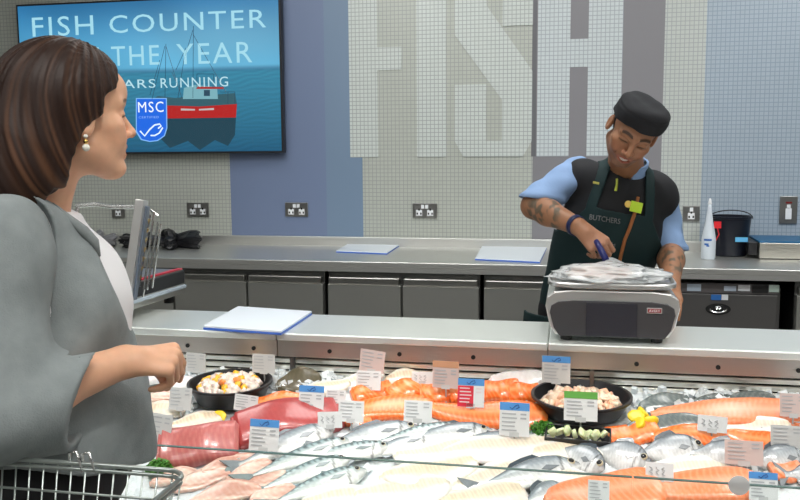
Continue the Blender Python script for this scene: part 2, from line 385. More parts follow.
# black bucket
c = onw(731, 4.74); t = empty('bucket', (c.x, c.y+.04, .9), 'black plastic bucket with red and blue tags beside the white bottle', 'bucket')
cc = Vector((c.x, c.y+.06, .9))
b = MB().lathe([(.085, .001), (.09, .006), (.108, .2), (.113, .202), (.113, .212), (.104, .212), (.086, .01)], cc, 36)
b.build('body', mat('bucket_black', (.008, .010, .018), rough=.3), t, smooth=True, auto=.6)
MB().tube([cc+Vector((.112*math.cos(a), -.02-.09*math.sin(a)*.3-.0, .2+.045*math.sin(a))) for a in np.linspace(0, PI, 14)], .003, 6).build('handle', BPLAS, t)
c2 = cc+Vector((-.075, -.088, .17)); MB().box(c2.x-.018, c2.x+.018, c2.y-.004, c2.y, c2.z-.018, c2.z+.018).build('red_tag', mat('tag_red', (.75, .02, .03)), t)
MB().tube([c2+Vector((0, -.002, -.018)), c2+Vector((.008, -.006, -.05)), c2+Vector((-.008, -.004, -.085))], .003, 6).build('red_cord', mat('tag_red', (.7, .02, .02)), t)
c2 = cc+Vector((.045, -.104, .095)); MB().box(c2.x-.032, c2.x+.03, c2.y-.004, c2.y, c2.z-.012, c2.z+.012).build('blue_tag', mat('tag_blue', (.12, .45, .75)), t)
# steel box with blue rim
a = onw(760, 4.64); t = empty('steel_box', (a.x+.3, a.y+.15, .9), 'low stainless steel box with blue rim at the right end of the worktop', 'box')
MB().box(a.x, a.x+.62, a.y, a.y+.3, .905, .985).build('body', mat('box_steel', (.6, .58, .52), rough=.3, metal=.9), t, bevel=.003)
MB().box(a.x-.005, a.x+.625, a.y-.003, a.y+.3, .9855, .996).build('blue_rim', mat('rim_blue', (.02, .12, .25)), t, bevel=.002)
MB().box(a.x+.01, a.x+.61, a.y+.01, a.y+.29, .9005, .9045).build('rubber_base', BLACK, t)
MB().box(a.x-.05, a.x-.006, a.y+.02, a.y+.22, .92, .985).build('side_grip', BPLAS, t, bevel=.003)
# ------------------------------------------------------------------ television
TY = D-.07
xa, xb = atY(19, 60, TY).x, atY(282.5, 100, TY).x; zb, zt = atY(200, 153.5, TY).z, atY(150, -1.5, TY).z
t = empty('television', ((xa+xb)/2, D-.04, zb), 'large wall screen showing a red fishing boat at sea', 'television')
MB().box(xa, xb, TY, TY+.045, zb, zt).build('casing', BPLAS, t, bevel=.003)
MB().box(xa+.3, xb-.3, TY+.0455, D-.003, zb+.2, zt-.2).build('wall_bracket', BLACK, t)
bz = .012; X0, X1, Z0, Z1 = xa+bz, xb-bz, zb+bz, zt-bz
def su(px, py):  # picture coordinates on the screen plane
    p = atY(px, py, TY-.001); return p.x, p.z
nx, nz = 160, 90; xs = np.linspace(X0, X1, nx); zs = np.linspace(Z0, Z1, nz); Xg, Zg = np.meshgrid(xs, zs)
hz = su(200, 70)[1]; v = (Zg-Z0)/(Z1-Z0); u = (Xg-X0)/(X1-X0)
def mixc(a, b_, t_): return np.array(a)*(1-t_[..., None])+np.array(b_)*t_[..., None]
sky = mixc((.10, .40, .62), (.02, .16, .36), np.clip((Zg-hz)/(Z1-hz), 0, 1)); cl = .5+.5*np.sin(u*5+v*9+np.sin(u*11)*.8); sky = sky*(1+.25*(cl[..., None]-.4))
sky += np.exp(-((u-.8)/.35)**2-((v-.75)/.2)**2)[..., None]*np.array((.08, .14, .15))
sea = mixc((.008, .085, .17), (.035, .22, .34), np.clip((Zg-Z0)/(hz-Z0), 0, 1)**.8)
rip = .5+.5*np.sin(v*260+np.sin(u*40)*2+np.sin(u*17+v*30)*3); sea = sea*(1+.22*(rip[..., None]-.5))
sky=sky*.93;P = np.where((Zg > hz)[..., None], sky, sea)
land = np.exp(-((Zg-hz-.003)/.012)**2)[..., None]*(.35+.65*(u > .35))[..., None]; P = P*(1-land*.7)+np.array((.03, .12, .22))*land*.7
V = np.stack([Xg.ravel(), np.full(Xg.size, TY-.001), Zg.ravel()], 1); i = (np.arange(nz-1)[:, None]*nx+np.arange(nx-1)[None]).ravel()
Fq = np.stack([i, i+1, i+nx+1, i+nx], 1)
def emis(name, col=None, s=1.0):
    if name in MATS: return MATS[name]
    m = bpy.data.materials.new(name); m.use_nodes = True; nt = m.node_tree; b = nt.nodes['Principled BSDF']
    b.inputs['Roughness'].default_value = .25; b.inputs['Base Color'].default_value = (.01, .01, .01, 1)
    b.inputs['Emission Strength'].default_value = s
    if col is None:
        a = nd(nt, 'ShaderNodeVertexColor', layer_name='Col'); nt.links.new(a.outputs['Color'], b.inputs['Emission Color'])
    else: b.inputs['Emission Color'].default_value = (*col, 1)
    MATS[name] = m; return m
scr = npmesh('screen', V, Fq, emis('screen_picture', None, 1.0), t, col=P.reshape(-1, 3))
XZ = Matrix(((1, 0, 0, 0), (0, 0, -1, 0), (0, 1, 0, 0), (0, 0, 0, 1)))
def scrtext(s, px0, py0, px1, py1, col, name='caption', k=.0, thin=0):
    x0, z0 = su(px0, py0); x1, z1 = su(px1, py1)
    return text(name, s, Matrix.Translation((x0, TY-.0035-k, z0))@XZ, .1, emis('lit_'+name+str(col), col), scr, ext=.0002, fit=(x1-x0, z1-z0), align='LEFT', spacing=1.15, thin=thin)
for wd_, x0_, y0_, x1_, y1_ in (('FISH', 33, 37, 93, 15), ('COUNTER', 110, 33.5, 266, 9), ('OF', 66, 67, 99, 47), ('THE', 112, 66, 159, 45), ('YEAR', 177, 64.5, 252, 41.5)):
    scrtext(wd_, x0_, y0_, x1_, y1_, (.34, .66, .78))
for wd_, x0_, y0_, x1_, y1_ in (('YEARS', 102, 89, 155.5, 79), ('RUNNING', 161, 88, 228, 76.5)): scrtext(wd_, x0_, y0_, x1_, y1_, (.45, .70, .78))
def poly(name, pts, col, k, par=None):
    b = MB(); b.prism([su(*p) for p in pts], Matrix.Translation((0, TY-.0015-k, 0))@XZ, .0003); return b.build(name, emis('lit_'+name, col), par or scr)
def lines(name, segs, col, k, r=.0016):
    b = MB()
    for sgm in segs: b.tube([(su(*p)[0], TY-.0015-k, su(*p)[1]) for p in sgm], r, 5)
    return b.build(name, emis('lit_'+name, col), scr)
poly('boat_reflection', [(160, 118), (236, 117), (235, 135), (228, 146), (215, 140), (200, 150), (188, 141), (170, 148), (160, 138)], (.010, .048, .075), 0)
poly('boat_hull', [(152, 103), (168, 105.5), (200, 106.5), (237, 104), (236, 117.5), (165, 118.5), (155, 114)], (.42, .012, .012), .0002)
poly('boat_deck', [(150, 101), (158, 96), (175, 98), (235, 93), (237, 104), (200, 106.5), (168, 105.5), (152, 104)], (.03, .10, .13), .0003)
poly('wheelhouse', [(183, 99), (184, 88), (195, 85), (217, 87), (218, 99)], (.18, .40, .46), .0005)
poly('wheelhouse_roof', [(196, 89), (198, 86.5), (224, 87), (224, 89)], (.35, .03, .03), .0007)
poly('wheelhouse_window', [(204, 96), (204, 90), (210, 90), (210, 96)], (.02, .06, .1), .0007)
poly('hull_lettering', [(181, 108.5), (195, 109), (195, 110.5), (181, 110.5)], (.5, .45, .45), .0005)
poly('hull_lettering', [(199, 109), (214, 108), (214, 110), (199, 110.5)], (.5, .45, .45), .0005)
lines('boat_rigging', [[(193, 98), (193.5, 26)], [(165, 98), (166, 44)], [(165, 46), (152, 100)], [(166, 46), (182, 98)], [(193, 30), (184, 60), (178, 98)], [(160, 60), (150, 95)],
      [(193, 34), (226, 92)], [(176, 70), (186, 48)], [(197, 74), (214, 74)], [(197, 74), (197, 88)], [(214, 74), (213, 88)], [(220, 92), (235, 92)], [(228, 92), (228, 104)], [(235, 92), (235, 104)], [(172, 72), (180, 90)]], (.015, .05, .09), .0009)
poly('logo_shield', [(136, 98), (167, 98), (167.5, 128), (165, 136), (158, 141), (150, 142), (141, 140), (136, 132)], (.20, .45, .85), .0012)
poly('logo_field', [(137, 99), (166, 99), (166.5, 128), (164, 135.5), (157.5, 140), (150, 141), (142, 139), (137, 131)], (.01, .13, .72), .0016)
scrtext('MSC', 138.5, 112.5, 163.5, 101.5, (.85, .92, 1), name='logo_letters', thin=0)
scrtext('CERTIFIED', 139, 118.5, 159, 116, (.25, .45, .9), name='logo_line')
lines('logo_fish', [[(140.5, 131), (145, 136), (150, 129.5), (155, 125), (160, 124), (161.5, 126), (158.5, 128.5)], [(163, 127.5), (159.5, 133), (155, 135.5), (151, 135.5)]], (.75, .9, 1), .003, r=.0048)
# ------------------------------------------------------------------ service counter (ledge, grille, ice bed, glass)
LY0, LY1, LZ = 2.435, 2.745, .92
FASC = mat('steel_fascia', (.60, .56, .52), rough=.34, metal=1, bump=.3, bscale=30, bstretch=(1, 25, 25))
LEDGE = mat('steel_ledge', (.86, .90, .87), rough=.36, metal=.7, bump=.3, bscale=30, bstretch=(25, 1, 25))
xe0, xe1, xe2, xe3 = -3.3, atZ(289, 325, LZ).x, atZ(549, 335, LZ).x, 3.6
holes = [(-60, 0), (42, 0), (114, 0), (187, 343), (253, 346), (329, 349), (399, 353), (473, 356), (560, 359), (637, 362), (719, 366.5), (800, 370)]
for n, (a, c, lab) in enumerate([(xe0, xe1, 'stainless steel service ledge section at the left, beside the wrapping machine'), (xe1, xe2, 'stainless steel service ledge section in the middle, under the left end of the scale'), (xe2, xe3, 'stainless steel service ledge section at the right, carrying the scale')]):
    t = empty('service_ledge', ((a+c)/2, LY0+.15, .84), lab, 'counter ledge')
    MB().box(a+.001, c-.001, LY0, LY1, .897, LZ).build('top', LEDGE, t, bevel=.004)
    MB().box(a+.001, c-.001, LY0+.008, LY0+.03, .845, .8965).build('fascia', FASC, t, bevel=.002)
    for (px, py) in holes:
        hx = atY(px, 355, LY0).x
        if a+.02 < hx < c-.02:
            MB().lathe([(.0065, 0), (.0065, .003)], (hx, LY0+.0078, .868), 16, M=Matrix.Rotation(PI/2, 3, 'X')).build('bolt_hole', BLACK, t)
bt = empty('display_counter', (.1, 2.0, 0), 'refrigerated fish display counter with steel air grille and ice bed tray', 'display counter')
MB().box(xe0, xe3, 2.55, LY1-.03, .0, .895).build('rear_body', STEELD, bt)
MB().box(xe0, xe3, 2.475, 2.549, .60, .895).build('grille_back', mat('grille_back', (.02, .02, .02), rough=.5), bt)
GR = mat('grille_steel', (.85, .84, .78), rough=.35, metal=1, bump=.2, bscale=30, bstretch=(1, 25, 25))
for z in (.830, .809, .788):
    Mx = Matrix.Translation((0, 2.462, z))@Matrix.Rotation(.25, 4, 'X')
    MB().box(xe0, xe3, -.004, .004, -.0078, .0078, M=Mx).build('louvre', GR, bt, bevel=.002)
for px in (293, 592):
    x = atY(px, 370, 2.45).x; MB().box(x-.006, x+.006, 2.44, 2.474, .77, .8445).build('divider', STEELD, bt)
MB().add([(xe0, 2.474, BZ-.05), (xe3, 2.474, BZ-.05), (xe3, 1.615, bedz(1.615)-.06), (xe0, 1.615, bedz(1.615)-.06), (xe0, 2.474, BZ-.09), (xe3, 2.474, BZ-.09), (xe3, 1.615, bedz(1.615)-.1), (xe0, 1.615, bedz(1.615)-.1)],
         [(0, 1, 2, 3), (4, 7, 6, 5), (0, 4, 5, 1), (1, 5, 6, 2), (2, 6, 7, 3), (3, 7, 4, 0)]).build('tray', STEELF, bt)
MB().box(xe0, xe3, 1.60, 2.54, .1, .50).build('cabinet', mat('case_panel', (.5, .5, .5), rough=.5), bt)
MB().box(xe0, xe3, 1.575, 1.60, .1, .66).build('front_panel', mat('case_panel', (.5, .5, .5)), bt)
MB().box(xe0+.05, xe3-.05, 1.66, 2.6, 0, .0995).build('plinth', BLACK, bt)
# front glass
GY = 1.585
EDGE = mat('glass_edge', (.10, .16, .14), rough=.2)
gxs = [-3.3, atY(634, 474, GY).x-.002, 3.6]
gz = .866
for a, c, lab in ((gxs[0], gxs[1]-.0015, 'long low clear glass pane along the customer side, left of the joint'), (gxs[1]+.0015, gxs[2], 'low clear glass pane at the right carrying a round white sticker')):
    t = empty('glass_guard', ((a+c)/2, GY, .662), lab, 'glass guard')
    MB().box(a, c, GY-.004, GY+.004, .662, gz-.0016).build('pane', glassmat('clear_glass'), t)
    MB().box(a, c, GY-.0042, GY+.0042, gz-.0015, gz).build('polished_edge', EDGE, t)
c = atY(739, 485.5, GY-.0045)
sm = bpy.data.materials.new('sticker_white'); sm.use_nodes = True; nt = sm.node_tree; nt.nodes.clear(); so = nd(nt, 'ShaderNodeOutputMaterial'); sa = nd(nt, 'ShaderNodeBsdfDiffuse'); sb_ = nd(nt, 'ShaderNodeBsdfTranslucent'); sx = nd(nt, 'ShaderNodeMixShader')
for q_ in (sa, sb_): q_.inputs['Color'].default_value = (.92, .92, .92, 1)
sx.inputs[0].default_value = .6; nt.links.new(sa.outputs[0], sx.inputs[1]); nt.links.new(sb_.outputs[0], sx.inputs[2]); nt.links.new(sx.outputs[0], so.inputs[0])
o = MB().prism([(.0185*math.cos(a_), .0185*math.sin(a_)) for a_ in np.linspace(0, 2*PI, 33)[:-1]], Matrix.Translation(c)@XZ, .0003).build('round_sticker', sm); tag(o, 'round white sticker on the right glass pane', 'sticker')
# crushed ice
def noise2(x, y, s):
    r = np.zeros_like(x); rng = np.random.RandomState(s)
    for k in range(18):
        f = 12*1.28**k; a = rng.rand()*6.28; r += np.sin((x*math.cos(a)+y*math.sin(a))*f+rng.rand()*6.28)*1.2/(1.12**k)
    return r
nx, ny = 820, 190
gx = np.linspace(-1.9, 2.3, nx); gy = np.linspace(1.62, 2.468, ny); Xg, Yg = np.meshgrid(gx, gy)
jx = Xg+(np.random.rand(*Xg.shape)-.5)*.0035; jy = Yg+(np.random.rand(*Xg.shape)-.5)*.003
Zg = BZ-BK*(BY-Yg)+.0011*noise2(Xg, Yg, 4)+(np.random.rand(*Xg.shape)-.5)*.007
i = (np.arange(ny-1)[:, None]*nx+np.arange(nx-1)[None]).ravel()
ICE = mat('crushed_ice', (.72, .77, .79), rough=.25, spec=.7, sss=.25, ssr=(.01, .012, .014), bump=.6, bscale=160)
ice = npmesh('crushed_ice', np.stack([jx.ravel(), jy.ravel(), Zg.ravel()], 1), np.stack([i, i+1, i+nx+1, i+nx], 1), ICE, smooth=False)
tag(ice, 'bed of white crushed ice under the fish display', 'ice', kind='stuff')
# loose ice lumps piled at the back
b = MB(); rng = random.Random(5)
for k in range(900):
    px = rng.choice([rng.uniform(270, 330), rng.uniform(640, 800), rng.uniform(130, 800), rng.uniform(700, 800)]); x = atB(px, 385).x
    y = rng.uniform(2.36, 2.455) if rng.random() < .7 else rng.uniform(1.9, 2.4); s = rng.uniform(.005, .013)
    R3 = Matrix.Rotation(rng.random()*6, 4, (rng.random(), rng.random(), 1)); Mx = Matrix.Translation((x, y, bedz(y)+s*.6+(.012*rng.random() if y > 2.36 else 0)))@R3
    b.box(-s, s, -s*.8, s*.8, -s*.6, s*.6, M=Mx)
o = b.build('ice_lumps', ICE); tag(o, 'loose lumps of ice heaped along the back of the display', 'ice', kind='stuff')
# ------------------------------------------------------------------ fish and seafood
FISHM = mat('fish_skin', (1, 1, 1), rough=.22, attr=True, spec=.7, coat=.5, var=.12, vscale=90, bump=.15, bscale=300)
FLESH = mat('fish_flesh', (1, 1, 1), rough=.28, attr=True, spec=.6, coat=.4, var=.07, vscale=60, sss=.15, ssr=(.01, .005, .003), bump=.2, bscale=120)
EYEM = mat('fish_eye', (.01, .01, .012), rough=.05)
RINGM = mat('fish_eye_ring', (.55, .5, .35), rough=.2)
def axes(A, B, tilt):
    """length axis A->B; side normal leans towards the customer by tilt from straight up"""
    x = (B-A).normalized(); n0 = Vector((0, -math.sin(tilt), math.cos(tilt))); n = (n0-x*n0.dot(x)).normalized(); y = n.cross(x)
    return x, y, n
def whole_fish(name, A, B, hgt, label, kind='bass', group=None, tilt=.75, lift=.0, flip=1, seed=0, cat='fish', bend=0):
    """head at B, tail at A; hgt is belly to back depth; lies on its side, back away from the customer (flip=1)"""
    hgt *= (1.0 if kind == 'bream' else 1.22); x, y, n = axes(A, B, tilt); y = y*flip; L = (B-A).length; th = hgt*.42
    rng = np.random.RandomState(seed+11); nu, nv = 56, 28
    prof = {'bass': [(0, .20), (.08, .16), (.16, .24), (.35, .66), (.55, .97), (.7, 1.0), (.82, .86), (.92, .52), (.98, .22), (1, .05)],
            'mackerel': [(0, .10), (.08, .12), (.2, .34), (.4, .78), (.6, 1.0), (.75, .98), (.87, .78), (.95, .45), (.99, .18), (1, .04)],
            'bream': [(0, .2), (.07, .15), (.15, .22), (.35, .75), (.55, 1.0), (.7, .98), (.83, .82), (.93, .5), (.985, .2), (1, .04)]}[kind]
    pu = np.array([p[0] for p in prof]); pv = np.array([p[1] for p in prof]); us = 1-(1-np.linspace(0, 1, nu))**1.15
    w_ = np.interp(us, pu, pv); w_ = np.convolve(np.pad(w_, 2, 'edge'), [.1, .2, .4, .2, .1], 'valid')
    V = []; C = []
    o0 = A+n*(th*.5+lift)
    cols = {'bass': ((.06, .085, .105), (.33, .38, .41), (.80, .81, .79)), 'mackerel': ((.04, .10, .11), (.33, .42, .43), (.78, .80, .77)), 'bream': ((.06, .08, .10), (.38, .42, .45), (.70, .71, .70))}[kind]
    for i_, u in enumerate(us):
        r = w_[i_]*hgt/2; tt = th/2*min(1, w_[i_]*1.15)*(1 if u > .12 else .5)
        yb = bend*math.sin(u*PI)*L
        for j in range(nv):
            a = 2*PI*j/nv; ca, sa = math.cos(a), math.sin(a)
            yy = r*ca; zz = tt*math.copysign(abs(sa)**.85, sa)
            V.append(o0+x*(u*L)+y*(yy+yb)+n*zz)
            s = ca  # 1 = back, -1 = belly
            if s > .35: c = np.array(cols[0])*(1-min(1, (1-s)/.65))+np.array(cols[1])*min(1, (1-s)/.65)
            else: c = np.array(cols[1])*(1-min(1, (.35-s)/.9))+np.array(cols[2])*min(1, (.35-s)/.9)
            if kind == 'mackerel' and s > .25: c = c*(.45 if math.sin(u*95+3*math.sin(s*9)) > .1 else 1.25)
            if kind != 'mackerel': c = c*(1+.12*math.sin(j*5)*math.sin(u*120))
            if abs(s-.12) < .09 and u < .78 and kind != 'mackerel': c = c*.72
            if abs(u-.80-.035*math.cos(a*1.0)) < .014: c = c*.35
            if u > .86: c = c*.72
            C.append(tuple(np.clip(c, 0, 1)))
    Fq = [(i_*nv+j, i_*nv+(j+1) % nv, (i_+1)*nv+(j+1) % nv, (i_+1)*nv+j) for i_ in range(nu-1) for j in range(nv)]
    mb = MB(); mb.v = [tuple(v) for v in V]; mb.f = Fq+[tuple(range(nv))[::-1], tuple((nu-1)*nv+j for j in range(nv))]; mb.c = C
    t = empty(name, (A+B)/2, label, cat, group)
    body = mb.build('body', FISHM, t, smooth=True, attr=True)
    dk = tuple(.8*v for v in cols[0]); md = cols[1]
    def fin(pts, nm, c0, tk=.0012):
        P = [o0+x*(u*L)+y*(v*hgt/2+bend*math.sin(u*PI)*L) for u, v in pts]
        b = MB(); b.v = [tuple(p+n*tk) for p in P]+[tuple(p-n*tk) for p in P]; k = len(P)
        b.f = [tuple(range(k)), tuple(range(k, 2*k))[::-1]]+[(q, (q+1) % k, k+(q+1) % k, k+q) for q in range(k)]; b.c = [c0]*(2*k)
        return b.build(nm, FISHM, t, attr=True)
    fin([(.06, .12), (-.02, .45), (-.12, .8), (-.075, 0), (-.12, -.8), (-.02, -.45), (.06, -.12)], 'tail_fin', tuple(v*.6 for v in md))
    if kind != 'mackerel': fin([(.3, .5), (.38, .98), (.5, 1.2), (.62, 1.3), (.70, .9)], 'dorsal_fin', dk)
    else: fin([(.55, .9), (.60, 1.2), (.66, .95)], 'dorsal_fin', dk)
    fin([(.3, -.5), (.33, -.85), (.42, -.78)], 'anal_fin', md)
    pf = [o0+x*(u*L)+y*(v*hgt/2+bend*math.sin(u*PI)*L)+n*(th*.5+.001) for u, v in [(.77, -.1), (.66, .1), (.60, -.12), (.68, -.28)]]
    b = MB(); b.v = [tuple(p) for p in pf]+[tuple(p-n*.003) for p in pf]; b.f = [(0, 1, 2, 3), (7, 6, 5, 4), (0, 4, 5, 1), (1, 5, 6, 2), (2, 6, 7, 3), (3, 7, 4, 0)]; b.c = [tuple(v*.55 for v in md)]*8
    b.build('pectoral_fin', FISHM, t, attr=True)
    ec = o0+x*(.905*L)+y*(.13*hgt/2+bend*math.sin(.905*PI)*L)+n*(th*.30)
    er = hgt*.085
    bm = bmesh.new(); bmesh.ops.create_uvsphere(bm, u_segments=16, v_segments=10, radius=er); me = bpy.data.meshes.new('eye'); bm.to_mesh(me); bm.free()
    me.transform(frame(ec, x, n)@Matrix.Diagonal((1.3, 1.3, .7, 1)))
    ring = link('eye_ring', me, RINGM, t); me.polygons.foreach_set('use_smooth', [True]*len(me.polygons))
    me2 = me.copy(); me2.materials.clear(); me2.transform(Matrix.Translation(Vector(ec)-t.location).inverted()); me2.transform(Matrix.Scale(.72, 4)); me2.transform(Matrix.Translation(Vector(ec)-t.location+n*er*.36))
    e2 = bpy.data.objects.new('pupil', me2); me2.materials.append(EYEM); COL.objects.link(e2); e2.parent = ring
    return t
def fillet(name, A, B, wid, label, kind='salmon', group=None, tilt=.35, lift=0, thick=.02, seed=0, shape='side', cat='fish fillet', skin=True, flip=1, bend=0, tone=1.0):
    """a slab of fish: flesh uppermost, rounded outline, marbling in the flesh colour; optional skin layer beneath"""
    x, y, n = axes(A, B, tilt); y = y*flip; L = (B-A).length; rng = np.random.RandomState(seed); wid *= 1.3; thick *= 1.15
    sh = {'side': [(0, .18), (.06, .42), (.2, .62), (.45, .86), (.7, 1), (.88, .92), (.96, .7), (1, .45)], 'block': [(0, .82), (.03, .95), (.3, 1), (.7, 1), (.97, .95), (1, .82)],
          'leaf': [(0, .12), (.1, .45), (.35, .9), (.6, 1), (.85, .75), (.95, .5), (1, .2)], 'tail': [(0, .25), (.3, .5), (.7, .85), (.95, 1), (1, .85)]}[shape]
    nu, nv = 60, 24; us = np.linspace(0, 1, nu); w_ = np.interp(us, [s[0] for s in sh], [s[1] for s in sh]); w_ = np.convolve(np.pad(w_, 2, 'edge'), [.15, .2, .3, .2, .15], 'valid')
    ph = rng.rand(6)*6.28
    base = {'salmon': (.90, .150, .010), 'trout': (.86, .23, .08), 'cod': (.84, .79, .69), 'white': (.84, .82, .78), 'pink': (.70, .44, .35), 'tuna': (.40, .055, .055), 'tunapink': (.50, .13, .12), 'squid': (.82, .78, .77), 'skinup': (.10, .13, .13), 'brown': (.09, .075, .04), 'cream': (.80, .72, .60)}[kind]
    base = np.array(base)*tone; vein = {'salmon': (.95, .36, .12), 'trout': (.90, .42, .25), 'cod': (.86, .82, .76), 'white': (.88, .86, .82), 'pink': (.78, .62, .54), 'tuna': (.50, .11, .10), 'tunapink': (.60, .24, .21), 'squid': (.85, .84, .84), 'skinup': (.22, .26, .25), 'brown': (.14, .12, .07), 'cream': (.86, .82, .74)}[kind]
    V = []; C = []; o0 = A+n*lift
    for i_, u in enumerate(us):
        r = w_[i_]*wid/2*(1+.04*math.sin(u*9+ph[0])); yb = bend*math.sin(u*PI)*L+.05*wid*math.sin(u*5+ph[1]); wav = .12*thick*math.sin(u*7+ph[2])
        for j in range(nv):
            a = 2*PI*j/nv; ca, sa = math.cos(a), math.sin(a); up_ = sa > -.05
            yy = r*math.copysign(abs(ca)**.7, ca); zz = thick*.5*math.copysign(abs(sa)**.5, sa)*(1 if u > .04 and u < .97 else .6)*(1+.25*ca)+wav
            V.append(o0+x*(u*L)+y*(yy+yb)+n*(thick*.5+zz))
            k = .5+.5*math.sin(u*L*420-abs(ca)*7+ph[3]+math.sin(u*13+ph[4]))
            k = max(0, k-.45)/.55*(.55 if kind in ('salmon', 'trout', 'tunapink') else .5)
            if kind in ('tuna',): k *= .5
            c = base*(1-k)+np.array(vein)*k
            if kind in ('cod', 'white', 'cream') and abs(ca-.05) < .3: c = c*np.array((1.0, .90, .76))*(1-.16*(math.sin(u*L*650) > 0))
            if kind in ('pink',): c = c*(1+.42*math.sin(u*9+ca*4+ph[5]+2*math.sin(ca*5+u*6))*np.array((.35, .8, .9)))
            if kind in ('salmon', 'trout') and abs(ca) < .07: c = np.array(vein)*.9
            if kind == 'squid' and rng.rand() < .0: pass
            if not up_ and skin: c = np.array((.12, .14, .145))
            C.append(tuple(np.clip(c, 0, 1)))
    mb = MB(); mb.v = [tuple(v) for v in V]; mb.c = C
    mb.f = [(i_*nv+j, i_*nv+(j+1) % nv, (i_+1)*nv+(j+1) % nv, (i_+1)*nv+j) for i_ in range(nu-1) for j in range(nv)]+[tuple(range(nv))[::-1], tuple((nu-1)*nv+j for j in range(nv))]
    o = mb.build(name, FLESH if kind != 'skinup' else FISHM, None, smooth=True, attr=True)
    return tag(o, label, cat, group)
def pB(px, py, h=0): return atB(px, py, h)
# --- back row, left
fillet('squid_tube', pB(150, 398), pB(200, 388), .06, 'white squid tube with pink tint in the far left corner behind the hand', 'squid', thick=.03, tilt=.3, cat='squid', skin=False, shape='leaf')
fillet('squid_tube', pB(118, 388), pB(168, 380), .07, 'white squid tube at the far left back of the ice', 'squid', thick=.03, tilt=.3, cat='squid', skin=False, shape='leaf')
fillet('fish_fillet', pB(135, 402, .015), pB(182, 398, .015), .035, 'rosy pink fillet strip lying on the squid below the hand', 'pink', thick=.014, tilt=.3, skin=False, shape='leaf', tone=1.1)
fillet('fish_fillet', pB(128, 418), pB(186, 414), .06, 'cream white fillet below the pink strip, left of the tuna', 'cream', thick=.022, skin=False, shape='leaf')
fillet('fish_fillet', pB(170, 432, .0), pB(225, 420), .055, 'cream white fillet between the black bowl and the pink tuna', 'cream', thick=.022, skin=False, shape='leaf', seed=2)
fillet('fish_fillet', pB(128, 443), pB(165, 432), .05, 'pale fillet at the far left behind the green herbs', 'white', thick=.02, skin=False, shape='leaf', seed=5)
fillet('flat_fish', pB(276, 389), pB(322, 384), .075, 'brown skinned flat fish behind the left orange chunks', 'brown', thick=.03, tilt=.6, cat='fish', shape='leaf')
fillet('fish_fillet', pB(298, 400, .01), pB(350, 386, .01), .05, 'pale folded fillet lying in front of the brown flat fish', 'cream', thick=.02, skin=False, shape='leaf', seed=8)
fillet('fish_fillet', pB(338, 390, .0), pB(384, 380, .0), .05, 'pale fillet at the back behind the orange pieces, under the pinkish tag', 'white', thick=.03, tilt=.6, skin=False, shape='leaf', seed=9)
fillet('fish_fillet', pB(384, 386, .0), pB(425, 381, .0), .05, 'pale fillet at the back between two tags', 'cream', thick=.03, tilt=.6, skin=False, shape='leaf', seed=10)
fillet('fish_fillet', pB(488, 389, .0), pB(546, 388, .0), .07, 'rounded pinkish white fillet at the back left of the scallop bowl', 'squid', thick=.04, tilt=.6, skin=False, shape='leaf', seed=12, tone=.95)
# --- black bowls
def bowl(c, R, h, label):
    t = empty('bowl', c, label, 'bowl'); tl = Matrix.Rotation(.04, 3, 'X')
    b = MB().lathe([(R*.72, 0), (R*.80, .004), (R*.97, h), (R*1.02, h+.003), (R*1.02, h+.009), (R*.96, h+.009), (R*.80, .012), (R*.1, .008)], c, 56, M=tl); b.build('body', BPLAS, t, smooth=True, auto=.7); return t
def rotx(v, a=.04): return Vector((v[0], v[1]*math.cos(a)-v[2]*math.sin(a), v[1]*math.sin(a)+v[2]*math.cos(a)))
cA = pB(231, 400); cA.z += .000; RA = .122; bowl(cA, RA, .05, 'round black bowl heaped with pale and yellow fish cubes, at the left back')
CH = {}
def chunk(c, s, kind, label, grp, seed, cat='fish piece', name='fish_chunk', sc=(1, 1, 1)):
    key = (name, kind, seed % 4)
    if key not in CH:
        bm = bmesh.new(); bmesh.ops.create_cube(bm, size=1.7); bmesh.ops.bevel(bm, geom=bm.edges[:], offset=.13, segments=2, affect='EDGES'); rg = random.Random(seed)
        ph = [rg.random()*6 for _ in range(3)]
        for v in bm.verts: v.co += Vector([.18*math.sin(3*v.co[(i+1) % 3]+ph[i]) for i in range(3)])
        me = bpy.data.meshes.new(name); bm.to_mesh(me); bm.free(); me.polygons.foreach_set('use_smooth', [True]*len(me.polygons))
        cc = {'white': (.85, .72, .64), 'yellow': (.95, .50, .04), 'orange': (.92, .30, .08), 'shell': (.85, .66, .50), 'shellpink': (.88, .50, .33), 'lime': (.78, .86, .52)}[kind]
        me.materials.append(mat('chunk_'+kind, cc, rough=.3, var=.1, vscale=40, sss=.15, coat=.3)); CH[key] = me
    rg = random.Random(seed*7+1); o = bpy.data.objects.new(name, CH[key]); COL.objects.link(o); o.location = c; o.scale = (s*sc[0], s*sc[1], s*sc[2]); o.rotation_euler = (rg.random()*6, rg.random()*6, rg.random()*6)
    return tag(o, label, cat, grp)
rg = random.Random(3); k = 0
for ring_, cnt in ((0, 1), (.018, 6), (.035, 11), (.052, 16), (.068, 21), (.082, 25)):
    for q in range(cnt):
        a = 2*PI*(q+rg.random()*.5)/cnt; x, y = ring_*math.cos(a), ring_*math.sin(a)-.008; z = .040+.024*(1-(ring_/.1)**2)+rg.uniform(-.004, .006)
        p = cA+rotx((x, y, z)); kd = 'yellow' if rg.random() < .26 else ('orange' if rg.random() < .1 else 'white')
        lab = {'white': 'pale fish cube heaped in the left black bowl', 'yellow': 'yellow smoked fish cube heaped in the left black bowl', 'orange': 'orange salmon cube heaped in the left black bowl'}[kd]
        chunk(p, rg.uniform(.009, .0125), kd, lab, {'white': 'pale cubes in the left bowl', 'yellow': 'yellow cubes in the left bowl', 'orange': 'orange cubes in the left bowl'}[kd], k); k += 1
